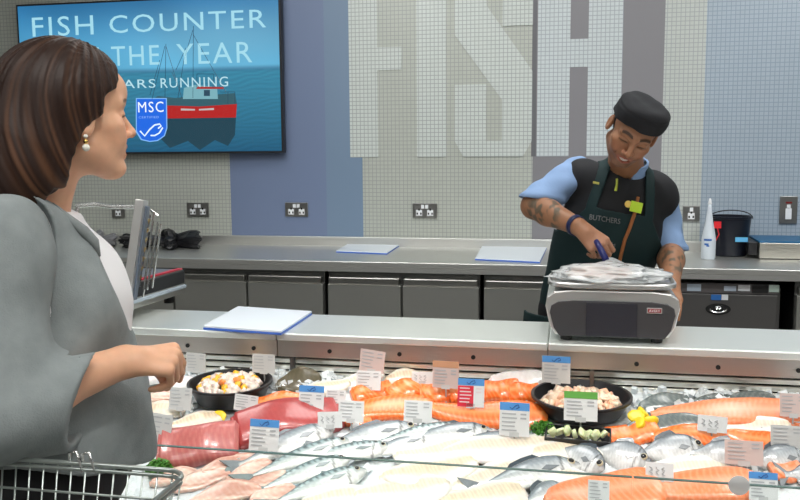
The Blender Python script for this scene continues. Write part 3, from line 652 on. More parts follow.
cB = pB(581, 413); cB.z += .000; RB = .134; bowl(cB, RB, .045, 'round black bowl of pale shellfish meat with a green topped tag, right of centre')
for ring_, cnt in ((0, 1), (.026, 6), (.05, 11), (.075, 16), (.098, 21), (.118, 24)):
    for q in range(cnt):
        a = 2*PI*(q+rg.random()*.5)/cnt; x, y = ring_*math.cos(a)*.80, ring_*math.sin(a)*.72-.012; z = .036+.018*(1-(ring_/.115)**2)+rg.uniform(-.004, .006)
        p = cB+rotx((x, y, z)); kd = 'shellpink' if rg.random() < .25 else 'shell'
        chunk(p, rg.uniform(.0125, .017), kd, {'shell': 'pale scallop piece heaped in the right black bowl', 'shellpink': 'peach coloured scallop piece heaped in the right black bowl'}[kd], {'shell': 'pale scallops in the right bowl', 'shellpink': 'peach scallops in the right bowl'}[kd], k, 'scallop', 'scallop_meat', (1, 1, .6)); k += 1
# small black tray of pale green slices
c = pB(578, 440, .02); t = empty('tray', c, 'small rectangular black tray of pale green slices in front of the shellfish bowl', 'tray')
Mt = Matrix.Translation(c)@Matrix.Rotation(-.06, 4, 'Z')@Matrix.Rotation(.28, 4, 'X')
b = MB().box(-.08, .08, -.028, .028, 0, .005, M=Mt)
for (x0, x1, y0, y1) in ((-.082, .082, -.032, -.028), (-.082, .082, .028, .032), (-.082, -.078, -.028, .028), (.078, .082, -.028, .028)): b.box(x0, x1, y0, y1, 0, .022, M=Mt)
b.build('base', BPLAS, t, bevel=.001)
for q in range(8):
    p = Mt@Vector((-.062+.0178*q, rg.uniform(-.006, .006), .022)); chunk(p, .0125, 'lime', 'pale green slice lying in the small black tray', 'slices in the small black tray', 200+q, 'slice', 'green_slice', (1, 1, .55))
# lemons
def lemon(p, s, label, grp=None, seed=0):
    bm = bmesh.new(); bmesh.ops.create_uvsphere(bm, u_segments=20, v_segments=12, radius=s)
    for v in bm.verts:
        v.co.x *= 1.25
        if v.co.z > .15*s: v.co.z = .15*s+(.1*s if math.hypot(v.co.y, v.co.x/1.25) < .8*s else 0)
    me = bpy.data.meshes.new('lemon_wedge'); bm.to_mesh(me); bm.free(); me.transform(Matrix.Translation(p)@Matrix.Rotation(seed*1.7, 4, 'Z')@Matrix.Rotation(.8, 4, 'X'))
    me.polygons.foreach_set('use_smooth', [True]*len(me.polygons)); o = link('lemon_wedge', me, mat('lemon', (.93, .66, .03), rough=.35, var=.12, vscale=60)); rebase(o); return tag(o, label, 'lemon', grp)
lemon(pB(219, 416, .02), .017, 'yellow lemon wedge tucked behind the red tuna loin')
for i_, (a, c) in enumerate([(636, 416), (644, 412), (650, 420), (638, 423)]): lemon(pB(a, c, .035), .018, 'yellow lemon wedge between the shellfish bowl and the pink trout side', 'lemon wedges by the trout', i_)
# parsley
def parsley(c, rx, label, seed, n=300, ry=None):
    rng = np.random.RandomState(seed); b = MB(); ry = ry or rx
    for q in range(n):
        d = rng.randn(3); d /= np.linalg.norm(d); d[2] = abs(d[2]); p = Vector((d[0]*rx, d[1]*ry, d[2]*rx*.75))*rng.uniform(.55, 1); s = rng.uniform(.003, .0065)
        R3 = Matrix.Rotation(rng.rand()*6, 3, Vector(rng.randn(3)).normalized()); g = rng.uniform(.7, 1.25)
        vs = [R3@Vector(v)*s for v in ((0, -1, 0), (.8, -.2, .25), (.5, .7, -.1), (0, 1.1, .3), (-.6, .7, 0), (-.8, -.1, .2))]; vs = [Vector(c)+p+v for v in vs]
        b.add(vs, [(0, 1, 2, 3, 4, 5)], (.07*g, .24*g, .025*g))
    for q in range(14):
        a = rng.rand()*6.28; b.tube([c, Vector(c)+Vector((math.cos(a)*rx*.7, math.sin(a)*rx*.7, rx*.5))], .0014, 5, col=(.12, .3, .05))
    o = b.build('parsley_bunch', mat('parsley', (1, 1, 1), rough=.5, attr=True), attr=True); return tag(o, label, 'parsley')
parsley(pB(543, 432, .02), .036, 'bright green curly parsley bunch beside the small black tray', 1, 420)
parsley(pB(160, 470, .01), .036, 'dark green parsley bunch at the far left beside the pink tuna', 2, 420)
# --- orange portions, second row
por = [((256, 411), (302, 407), .042), ((352, 404), (392, 396), .05), ((390, 404), (420, 392), .06), ((420, 401), (458, 398), .055), ((448, 402), (476, 397), .05), ((482, 399), (520, 396), .055), ((508, 400), (540, 399), .05)]
labs = ['orange salmon chunk between the left bowl and the blue topped tag', 'orange salmon portion under the white tag behind the tuna tail', 'orange salmon portion with raised end, mid back row', 'orange salmon portion below the pinkish orange tag', 'orange salmon portion left of the red and blue tag', 'orange salmon portion right of the red and blue tag', 'orange salmon portion touching the rim of the shellfish bowl']
for q, ((a, c, w_), l) in enumerate(zip(por, labs)): fillet('salmon_portion', pB(*a), pB(*c), w_, l, 'salmon', shape='block', thick=.036, tilt=.45, seed=q, skin=False, tone=1.0)
fillet('salmon_fillet', pB(318, 422), pB(434, 408), .075, 'long bright orange salmon side behind the mackerel, carrying a white tag', 'salmon', shape='side', thick=.026, tilt=.5, seed=21, flip=-1)
fillet('salmon_fillet', pB(425, 414), pB(548, 424), .075, 'long bright orange salmon side running up to the blue topped tag by the parsley', 'salmon', shape='side', thick=.028, tilt=.5, seed=22)
fillet('salmon_fillet', pB(335, 428, -.004), pB(372, 424, -.004), .045, 'deep orange salmon tail end under the handwritten tag', 'salmon', shape='tail', thick=.022, tilt=.5, seed=23, tone=.85)
# --- tuna
fillet('tuna_loin', pB(234, 440), pB(340, 419), .10, 'dark red tuna loin behind the blue topped tag', 'tuna', shape='block', thick=.05, tilt=.4, seed=31, skin=False, cat='tuna')
fillet('tuna_loin', pB(160, 457, .004), pB(240, 449, .004), .092, 'pinkish red tuna loin beside the dark parsley', 'tunapink', shape='block', thick=.05, tilt=.55, seed=32, skin=False, cat='tuna')
# --- right side
fillet('trout_fillet', pB(637, 412), pB(688, 402), .05, 'grey skinned fillet turned skin side up above the lemon wedges', 'skinup', shape='leaf', thick=.022, tilt=.5, seed=41)
fillet('trout_fillet', pB(690, 406), pB(738, 402), .028, 'narrow dark skinned fillet at the back, between two grey ones', 'skinup', shape='leaf', thick=.02, tilt=.5, seed=42, tone=.6)
fillet('trout_fillet', pB(728, 404), pB(776, 408), .05, 'curved dark skinned fillet at the back right of the ice', 'skinup', shape='leaf', thick=.024, tilt=.5, seed=43, tone=.8, bend=.08)
fillet('trout_fillet', pB(650, 418), pB(806, 420), .09, 'long pinkish orange trout side right of the lemon wedges', 'trout', shape='side', thick=.03, tilt=.5, seed=44, flip=-1, tone=1.0)
fillet('trout_fillet', pB(622, 434, .004), pB(704, 428, .004), .05, 'grey green skinned fillet turned over in front of the lemon wedges', 'skinup', shape='leaf', thick=.024, tilt=.55, seed=45, tone=1.0, bend=.04)
fillet('salmon_fillet', pB(604, 443), pB(658, 436), .052, 'bright orange salmon fillet right of the small black tray', 'salmon', shape='block', thick=.026, tilt=.5, seed=46)
fillet('salmon_fillet', pB(650, 442), pB(728, 440), .055, 'bright orange salmon fillet above the silver bream in the middle right', 'salmon', shape='side', thick=.026, tilt=.5, seed=47)
fillet('salmon_fillet', pB(722, 440), pB(782, 452), .055, 'bright orange salmon fillet partly behind the pinkish tag at the right', 'salmon', shape='side', thick=.026, tilt=.5, seed=48)
fillet('salmon_fillet', pB(775, 450), pB(830, 446), .055, 'bright orange salmon fillet below the grey tag at the right edge', 'salmon', shape='side', thick=.026, tilt=.5, seed=49)
fillet('fish_fillet', pB(700, 428, -.006), pB(790, 432, -.006), .06, 'white fillet peeping out between the orange fillets at the right', 'white', shape='leaf', thick=.024, tilt=.5, seed=50, skin=False)
def wf(a, c, h, l, kind='bass', **k): return whole_fish(k.pop('name', 'whole_fish'), pB(*a, k.pop('hh', .004)), pB(*c, k.pop('h2', .004)), h, l, kind, **k)
wf((592, 452), (650, 466), .085, 'silver bream under the small black tray, head pointing right', 'bream', seed=1)
wf((556, 452), (606, 474), .085, 'silver bream with open gill left of the tray bream', 'bream', seed=2)
wf((632, 458), (702, 450), .085, 'silver bream in the middle right, tail behind the tray bream', 'bream', seed=3, hh=.010, h2=.010)
wf((688, 455), (752, 462), .085, 'silver bream left of and behind the large pinkish tag', 'bream', seed=4, hh=.014, h2=.014)
wf((745, 466), (806, 462), .085, 'silver bream right of the large pinkish tag', 'bream', seed=5)
wf((782, 478), (850, 476), .09, 'silver bream cut off by the right edge', 'bream', seed=6)
wf((475, 492), (580, 470), .075, 'grey sea bass lying over the white fillets left of the front salmon', 'bass', seed=7, tilt=.5)
wf((520, 510), (566, 492), .06, 'sea bass head at the bottom edge left of the front salmon', 'bass', seed=8, tilt=.5)
fillet('fish_fillet', pB(640, 476), pB(745, 470), .06, 'thin white fillet under the price tag above the front salmon', 'white', shape='leaf', thick=.02, tilt=.5, seed=51, skin=False)
fillet('salmon_fillet', pB(545, 512), pB(660, 492), .105, 'large front salmon side with a white strip tag on it', 'trout', shape='side', thick=.034, tilt=.3, seed=52, tone=1.02)
fillet('salmon_fillet', pB(634, 500), pB(762, 490), .10, 'large front salmon side behind the right glass pane', 'trout', shape='side', thick=.034, tilt=.3, seed=53, flip=-1)
fillet('salmon_fillet', pB(770, 478), pB(800, 476), .04, 'small orange fillet right of the round white sticker', 'trout', shape='block', thick=.024, tilt=.4, seed=54)
# --- centre: mackerel and bass, white fillets
wf((238, 470), (334, 432), .072, 'mackerel behind the others, running from the red tuna to the handwritten tag', 'bass', seed=11, tilt=.6, cat='mackerel', name='mackerel')
wf((246, 482), (352, 444), .058, 'dark backed mackerel, second from the tuna in the left centre group', 'mackerel', seed=12, tilt=.55, cat='mackerel', name='mackerel', hh=.010, h2=.010)
wf((258, 494), (350, 462), .055, 'mackerel with white belly, third from the tuna in the left centre group', 'mackerel', seed=13, tilt=.5, cat='mackerel', name='mackerel')
wf((270, 508), (366, 474), .058, 'mackerel lying nearest the customer in the left centre group', 'mackerel', seed=14, tilt=.5, cat='mackerel', name='mackerel')
wf((318, 452), (420, 432), .07, 'silver sea bass in front of the long salmon side, head under the white tag', 'bass', seed=15, tilt=.55)
wf((352, 462), (440, 440), .05, 'small silver sea bass with pale belly in the middle of the ice', 'bass', seed=16, tilt=.5)
wf((400, 444), (492, 434), .06, 'silver sea bass whose head reaches the right half of the salmon side', 'bass', seed=17, tilt=.55, hh=.008, h2=.008)
wf((440, 452), (520, 440), .05, 'small blue grey fish under the blue topped tag', 'bass', seed=18, tilt=.5)
wf((372, 446), (462, 430), .05, 'dark backed mackerel between the two sea bass in the centre', 'mackerel', seed=19, tilt=.55, cat='mackerel', name='mackerel', hh=.012, h2=.012)
wf((300, 462), (392, 450), .05, 'dark backed mackerel crossing towards the small pale bellied sea bass', 'mackerel', seed=20, tilt=.5, cat='mackerel', name='mackerel', hh=.010, h2=.010)
wf((468, 446), (548, 440), .045, 'slim dark mackerel in front of the bright parsley', 'mackerel', seed=24, tilt=.5, cat='mackerel', name='mackerel')
cod = [((395, 466), (470, 452), .10), ((440, 462), (556, 446), .11), ((520, 462), (605, 450), .09), ((380, 486), (478, 470), .11), ((450, 492), (545, 474), .11), ((352, 506), (450, 490), .11), ((436, 512), (525, 497), .10), ((520, 478), (600, 488), .06), ((300, 512), (372, 500), .08)]
cl = ['white cod fillet beside the small sea bass in the middle', 'long white cod fillet below the sea bass heads', 'white cod fillet with tan bone marks left of the silver bream', 'white cod fillet with tan ridge just behind the glass edge', 'white cod fillet right of the tan ridged one', 'white cod fillet at the bottom edge, middle left', 'white cod fillet at the bottom edge, centre', 'narrow cream fillet between the grey sea bass and front salmon', 'cream fillet at the bottom edge below the mackerel']
for q, ((a, c, w_), l) in enumerate(zip(cod, cl)): fillet('cod_fillet', pB(*a, .002+.004*(q % 2)), pB(*c, .002+.004*(q % 2)), w_, l, 'cod' if q in (2, 3, 6) else 'white', shape='leaf' if q % 2 else 'side', thick=.022, tilt=.15, seed=60+q, skin=False)
pk = [((172, 494), (232, 476), .055), ((200, 478), (262, 460), .05), ((186, 508), (262, 492), .06), ((150, 486), (202, 478), .045), ((238, 498), (286, 474), .05), ((226, 486), (272, 466), .045), ((250, 508), (296, 492), .05)]
pl = ['pinkish fillet in front of the pink tuna', 'pinkish beige fillet left of the mackerel tails', 'pinkish beige fillet at the bottom edge left of the mackerel', 'pale pink fillet just right of the wire trolley corner', 'brownish pink fillet folded beside the nearest mackerel', 'narrow pink fillet just below the grey blue skin edge', 'small pinkish fillet at the bottom edge touching the mackerel']
for q, ((a, c, w_), l) in enumerate(zip(pk, pl)): fillet('fish_fillet', pB(*a, .004*(q % 3)), pB(*c, .004*(q % 3)), w_, l, 'pink', shape='leaf', thick=.015, tilt=.30, seed=80+q, skin=False, tone=1.02, bend=.08)
fillet('fish_fillet', pB(225, 480, -.004), pB(256, 462, -.004), .03, 'grey blue skinned fillet edge under the pink tuna', 'skinup', shape='leaf', thick=.02, tilt=.4, seed=90, tone=2)
# ------------------------------------------------------------------ price tickets
CARD = {'w': (.80, .82, .82), 'g': (.62, .63, .62), 'p': (.66, .55, .52)}
INK = mat('ticket_print', (.46, .48, .5), rough=.6)
def ticket(x0, y0, x1, y1, col, label, head=None, red=False, hand=False, back=.0, lean=.25, rot=0, yy=None, stake=True):
    """card standing in a clip; bottom middle sits just above the ice"""
    if y0 < 362: back, lean = .035, .08
    ym = y1+3; p = pB((x0+x1)/2, ym, .03) if yy is None else atY((x0+x1)/2, y1, yy)
    dep = (p-CAM).dot(FW)-back; p = W((x0+x1)/2, y1, dep); wd = (x1-x0)/F*dep; hg = (y1-y0)/F*dep/math.cos(max(0, lean-.2))
    ex = Vector((1, .0, 0)); nn = Vector((-.1, -math.cos(lean), math.sin(lean))).normalized(); M = frame(p, ex+Vector((0, 0, rot)), nn)
    t = empty('price_ticket', p, label, 'price ticket')
    def rect(nm, a, c, d, e, k, m_, par): return MB().box(-wd/2+wd*a, -wd/2+wd*c, hg*d, hg*e, k, k+.0006, M=M).build(nm, m_, par)
    cd = MB().box(-wd/2, wd/2, 0, hg, -.0012, 0, M=M).build('card', mat('card_'+col, CARD[col], rough=.35), t)
    top = 1.0
    if head:
        hc = {'blue': (.10, .32, .70), 'green': (.14, .42, .08), 'orange': (.62, .34, .2)}[head]; top = .76
        rect('header_band', 0, 1, .76, 1, .0002, mat('band_'+head, hc, rough=.4), t)
        if head == 'blue': MB().tube([M@Vector((wd*a, hg*c, .0012)) for a, c in ((-.16, .86), (-.08, .8), (.02, .9), (.12, .94), (.16, .86), (.06, .82))], .0012, 5).build('header_emblem', mat('band_dark', (.02, .08, .3)), t)
    if red: rect('red_panel', 0, .6, 0, .74, .0002, mat('ticket_red', (.72, .03, .06), rough=.4), t)
    b = MB(); rg_ = random.Random(int(x0*7+y0)); nl = 5 if not hand else 0
    for q in range(nl):
        yv = top*(.9-.16*q)-.03; wl = rg_.uniform(.35, .52); b.box(-wd/2+wd*.08, -wd/2+wd*(.08+wl), hg*yv-hg*.02, hg*yv+hg*.02, .0010, .0013, M=M)
        if q in (0, 1): b.box(-wd/2+wd*.70, -wd/2+wd*.9, hg*yv-hg*.025, hg*yv+hg*.025, .0010, .0013, M=M)
    if hand:
        for q in range(3):
            u0 = -.3+.22*q; b.tube([M@Vector((wd*(u0+.07*math.sin(s*2.2+q)), hg*(.3+.09*s), .0012)) for s in range(6)], .0009, 4)
    o = b.build('print', INK if not red else mat('ticket_print_light', (.8, .7, .7)), t)
    if stake:
        base = M@Vector((0, .002, -.004)); zb_ = bedz(base.y)-.015
        if base.y < 2.47: MB().tube([M@Vector((0, .008, -.0035)), base, Vector((base.x, base.y+.01, min(zb_, base.z-.012)))], .0022, 6).build('stake', mat('clear_stake', (.5, .52, .52), rough=.2), t)
    MB().box(-wd*.16, wd*.16, -.003, .009, -.004, .0008, M=M).build('clip', mat('clip_clear', (.6, .62, .62), rough=.2), t)
    return t
T = ticket
T(185, 353, 207, 372, 'g', 'small pale ticket against the grille above the left bowl, next to the hand')
T(251, 354, 276, 373, 'g', 'grey ticket against the grille above the right rim of the left bowl')
T(358, 350, 384, 372, 'p', 'tilted pinkish ticket against the grille behind the orange portions', rot=-.1)
T(432, 361, 459, 388, 'p', 'pinkish ticket with an orange top edge against the grille', head='orange')
T(542, 356, 570, 383, 'g', 'blue topped ticket against the grille above the shellfish bowl', head='blue')
T(167, 388, 192, 410, 'g', 'grey ticket held under the fingers of the woman in grey')
T(143, 414, 171, 443, 'g', 'grey ticket behind the glass edge at the left, above the dark parsley', rot=-.08)
T(232, 395, 258, 411, 'w', 'low white ticket on the front rim of the left bowl', rot=-.06)
T(247, 420, 279, 451, 'w', 'blue topped ticket standing in front of the red tuna', head='blue')
T(297, 386, 324, 413, 'w', 'blue topped ticket right of the orange chunk, left of centre', head='blue')
T(325, 390, 346, 406, 'w', 'small white ticket just right of the blue topped one, behind the tuna tail')
T(337, 401, 364, 422, 'w', 'white ticket above the handwritten one, on the orange salmon')
T(317, 412, 343, 428, 'w', 'small handwritten white ticket at the right end of the red tuna', hand=True, rot=.08)
T(355, 371, 381, 390, 'w', 'white ticket right below the tilted pinkish ticket')
T(411, 372, 433, 384, 'w', 'small white ticket left of the pinkish orange topped ticket', hand=True)
T(403, 401, 432, 422, 'w', 'white ticket on the long salmon side in the centre')
T(457, 379, 484, 407, 'w', 'red and white ticket with a blue top', head='blue', red=True)
T(499, 403, 529, 436, 'w', 'large blue topped ticket left of the bright parsley', head='blue')
T(564, 392, 597, 421, 'w', 'green topped ticket in the shellfish bowl', head='green', back=.05)
T(698, 416, 726, 432, 'w', 'handwritten white ticket on the trout side at the right', hand=True, rot=-.06)
T(726, 441, 762, 465, 'p', 'large pinkish ticket among the silver bream at the right')
T(772, 426, 802, 449, 'g', 'grey ticket at the right edge below the trout side')
T(781, 394, 806, 417, 'p', 'pinkish ticket at the right edge near the grille')
T(646, 463, 673, 481, 'w', 'white ticket above the front salmon side', hand=True)
T(750, 473, 777, 501, 'w', 'blue topped ticket at the bottom right behind the round sticker', head='blue')
T(588, 481, 609, 503, 'w', 'white strip ticket lying against the front salmon side')
# ------------------------------------------------------------------ things on the ledge
board([(203, 325.5), (281, 331), (312, 311), (238, 306)], LZ, 'large white cutting board with a blue edge on the left ledge section', th=.014)
# scale
SX = mat('scale_grey', (.055, .055, .06), rough=.35); SSIL = mat('scale_silver', (.74, .74, .73), rough=.3, metal=.85)
cS = Vector(((atY(545, 330, 2.47).x+atY(680, 330, 2.47).x)/2, 2.60, LZ)); wS = atY(680, 330, 2.47).x-atY(545, 330, 2.47).x
t = empty('weighing_scale', cS, 'silver and dark grey counter scale with a touch screen on the ledge', 'scale')
hw = wS/2; H0, H1 = .018, .150
def roundbox(x, z0, z1, r, n=6, inset=0):
    pts = []
    for (cx, cz, a0) in ((x-r, z1-r, 0), (-x+r, z1-r, PI/2), (-x+r*1.0, z0+r, PI), (x-r, z0+r, 1.5*PI)):
        for k in range(n+1): a = a0+PI/2*k/n; pts.append((cx+r*math.cos(a), cz+r*math.sin(a)))
    return pts
def sprism(name, pts, y0, y1, m, par, bev=.002):
    b = MB(); b.prism(pts, Matrix.Translation((cS.x, y1, cS.z))@XZ, y1-y0); return b.build(name, m, par, bevel=bev)
hull = [(-hw+.03, H0), (hw-.03, H0), (hw-.012, H0+.03), (hw, H0+.085), (hw-.004, H1-.022), (hw-.025, H1-.006), (hw-.07, H1), (-hw+.07, H1), (-hw+.025, H1-.006), (-hw+.004, H1-.022), (-hw, H0+.085), (-hw+.012, H0+.03)]
sprism('housing', hull, 2.475, 2.73, SSIL, t, .004)
inn = [(x*.93, H0-.002+(z-H0)*.80) for x, z in hull]
sprism('front_panel', inn, 2.468, 2.4749, SX, t, .002)
sprism('touch_screen', [(-.072, H0+.001), (.070, H0+.001), (.070, H0+.098), (-.072, H0+.098)], 2.4625, 2.4678, mat('screen_off', (.035, .035, .045), rough=.12), t, .001)
bd = sprism('brand_plate', [(.096, H0+.072), (.138, H0+.072), (.138, H0+.088), (.096, H0+.088)], 2.4655, 2.4678, SSIL, t, .0005)
sprism('plate_inlay', [(.099, H0+.0745), (.135, H0+.0745), (.135, H0+.0855), (.099, H0+.0855)], 2.4648, 2.4654, mat('inlay_red', (.25, .02, .03)), bd, 0)
text('plate_lettering', 'AVERY', Matrix.Translation((cS.x+.102, 2.4644, LZ+H0+.0765))@XZ, .01, WPLAS, bd, ext=.0002, align='LEFT', fit=(.030, .007))
for sx_ in (-1, 1):
    for yy in (2.50, 2.70): MB().lathe([(.016, .0005), (.018, .017)], (cS.x+sx_*(hw-.06), yy, LZ), 18).build('foot', BLACK, t)
b = MB(); n = 40; outl = []
for k in range(n):
    a = 2*PI*k/n; ca, sa = math.cos(a), math.sin(a); outl.append((math.copysign(abs(ca)**.45, ca)*(hw-.004), math.copysign(abs(sa)**.45, sa)*.135))
vs = []
for (sc_, z) in ((.90, H1+.001), (1, H1+.008), (1, H1+.018), (.97, H1+.021), (.93, H1+.014), (.5, H1+.013)):
    for (x, y) in outl: vs.append((cS.x+x*sc_, cS.y+.0+y*sc_, LZ+z))
fs = [(i*n+k, i*n+(k+1) % n, (i+1)*n+(k+1) % n, (i+1)*n+k) for i in range(5) for k in range(n)]+[tuple(range(n))[::-1], tuple(5*n+k for k in range(n))]
b.add(vs, fs); b.build('weighing_plate', SSIL, t, smooth=True, auto=.6)
# clear bag with fish on the plate
def bag(name, c, rx, ry, rz, m, label, seed, cat, par=None):
    rng = np.random.RandomState(seed); bm = bmesh.new(); bmesh.ops.create_icosphere(bm, subdivisions=5, radius=1)
    dirs = rng.randn(14, 3); dirs /= np.linalg.norm(dirs, axis=1)[:, None]; fr = rng.uniform(3, 11, 14); ph = rng.rand(14)*6
    for v in bm.verts:
        p = np.array(v.co[:]); d = 1+sum(.035*(1-2*abs(math.sin(f_*(p@dd)+a))) for dd, f_, a in zip(dirs, fr, ph)); q = p*d
        v.co = Vector((q[0]*rx, q[1]*ry, max(q[2], -.2)*rz))
    me = bpy.data.meshes.new(name); bm.to_mesh(me); bm.free(); me.polygons.foreach_set('use_smooth', [True]*len(me.polygons)); co = np.array([v.co[:] for v in me.vertices]); me.transform(Matrix.Translation(Vector(c)+Vector((0, 0, -co[:, 2].min()+.0012))))
    o = link(name, me, m, par)
    if par is None: rebase(o); tag(o, label, cat)
    return o
BAGC = mat('film_bag', (.70, .74, .76), rough=.12, alpha=.62, spec=.9, coat=.6)
zt_ = LZ+H1+.021
bag('plastic_bag', (cS.x-.0, cS.y-.02, zt_), hw*.94, .120, .040, BAGC, 'clear plastic bag spread flat over the scale plate', 3, 'bag')
fillet('fish_fillet', Vector((cS.x-.13, cS.y-.03, zt_+.006)), Vector((cS.x+.06, cS.y-.02, zt_+.006)), .10, 'pale fish fillet inside the clear bag on the scale', 'pink', shape='leaf', thick=.018, tilt=.1, seed=99, skin=False, tone=1.1)
# film wrapping machine at the left end of the ledge
PA = lambda px, py, d: W(px, py, d)
t = empty('wrapping_machine', (atZ(130, 330, LZ).x, 2.65, LZ), 'steel film wrapping machine with tilted arm and rods at the left of the ledge', 'wrapping machine')
# base box: long axis from front-left to back-right
A0 = atZ(117, 318, LZ+.02); B0 = atZ(184, 296, LZ+.02)
ax = (B0-A0); ax.z = 0; L_ = ax.length; ax.normalize(); pr = Vector((-ax.y, ax.x, 0))
Mw = frame(Vector((A0.x, A0.y, LZ)), ax, (0, 0, 1))
ztop = .098
MB().box(0, L_, 0, .42, .03, ztop-.03, M=Mw).build('body', STEELF, t, bevel=.003)
MB().box(-.004, L_+.004, -.004, .43, ztop-.03, ztop+.018, M=Mw).build('dark_top_band', mat('dark_band', (.03, .032, .035), rough=.4), t, bevel=.003)
MB().box(-.006, L_+.006, -.008, 0, ztop-.047, ztop-.034, M=Mw).build('light_strip', mat('strip_pale', (.5, .58, .66), rough=.3), t, bevel=.002)
MB().box(.0, L_-.0, .0, .42, ztop+.0185, ztop+.022, M=Mw).build('hot_plate', mat('plate_grey', (.2, .21, .2), rough=.35, metal=.5), t)
MB().box(L_*.25, L_, .002, .02, ztop+.0222, ztop+.027, M=Mw).build('red_edge', mat('edge_red', (.5, .03, .05)), t)
for (u, v) in ((.04, .04), (L_-.04, .04), (.04, .38), (L_-.04, .38)): MB().lathe([(.018, .0005), (.018, .03)], Mw@Vector((u, v, 0)), 16).build('foot', BLACK, t)
dA = (Mw@Vector((.05, .05, 0))-CAM).dot(FW)
ztp = LZ+ztop+.02
p0 = atZ(128, 300, ztp); dd = (p0-CAM).dot(FW); p1 = W(142, 200, dd)
def bar(nm, a, c, w_, d_, m, par):
    a, c = Vector(a), Vector(c); M = frame(a, RT, c-a); L2 = (c-a).length; return MB().box(-w_/2, w_/2, -d_/2, d_/2, 0, L2, M=M).build(nm, m, par, bevel=.002)
bar('tilted_arm', p0, p1, .026, .05, SSIL, t)
bar('arm_channel', W(133.5, 300, dd+.012), W(147, 206, dd+.012), .012, .03, mat('channel_blue_grey', (.2, .25, .32), rough=.3, metal=.5), t)
for (a, c, e, g) in ((139, 287, 150, 215), (147, 290, 158, 222), (143, 297, 154, 212), (152, 288, 161, 224)):
    b = MB(); b.tube([W(a, c, dd+.04), W(e, g, dd+.04)], .0035, 8); b.build('rod', CHROME, t)
b = MB(); b.tube([W(141, 205, dd+.02), W(150, 210, dd+.05), W(158, 216, dd+.05)], .004, 8); b.build('top_bracket', CHROME, t)
b = MB(); b.tube([W(76, 206, dd), W(95, 204.5, dd), W(112, 207, dd), (W(137, 207, dd))], .0065, 10); b.build('top_rail', CHROME, t)
b = MB(); b.tube([W(78, 207, dd), W(70, 232, dd), W(64, 290, dd), W(60, 318, dd)], .0065, 10); b.build('side_rail', CHROME, t)
b = MB()
for k in range(7): b.tube([W(136+k*1.4, 282-k*9.5, dd+.025), W(141+k*1.4, 276-k*9.5, dd+.03)], .006, 6)
b.build('chain', mat('chain_brass', (.25, .2, .1), rough=.4, metal=.8), t)
c = W(115.5, 281, dd-.01); MB().prism([(-.011, .009), (.011, .009), (.008, -.008), (-.006, -.009)], Matrix.Translation(c+Vector((0, 0, 0)))@XZ, .003).build('yellow_warning_label', mat('warn_yellow', (.85, .62, .02)), t)
back = [W(96, 262, dd+.02), W(128, 262, dd+.02), W(126, 300, dd+.02), W(96, 300, dd+.02)]
b = MB(); b.add(back+[v+FW*.02 for v in back], [(0, 1, 2, 3), (7, 6, 5, 4), (0, 4, 5, 1), (1, 5, 6, 2), (2, 6, 7, 3), (3, 7, 4, 0)]); b.build('side_plate', mat('plate_grey', (.2, .21, .2)), t)
# ------------------------------------------------------------------ implicit-surface modelling for the two people
def V3(p): return np.array(p[:], dtype=np.float32)
def ell(P, c, r, R=None):
    q = P-V3(c)
    if R is not None: q = q@R
    r = np.array(r, np.float32); k0 = np.linalg.norm(q/r, axis=1); k1 = np.linalg.norm(q/(r*r), axis=1)+1e-9
    return k0*(k0-1)/k1
def cap(P, a, b, ra, rb=None):
    a, b = V3(a), V3(b); rb = ra if rb is None else rb; ba = b-a; q = P-a; t = np.clip((q@ba)/max(1e-9, ba@ba), 0, 1)
    return np.linalg.norm(q-t[:, None]*ba, axis=1)-(ra+(rb-ra)*t)
def smin(a, b, k): h = np.clip(k-np.abs(a-b), 0, None)/k; return np.minimum(a, b)-h*h*k*.25
def smax(a, b, k): return -smin(-a, -b, k)
def half(P, p, n): n = V3(n); return (P-V3(p))@(n/np.linalg.norm(n))      # >0 on the side n points to
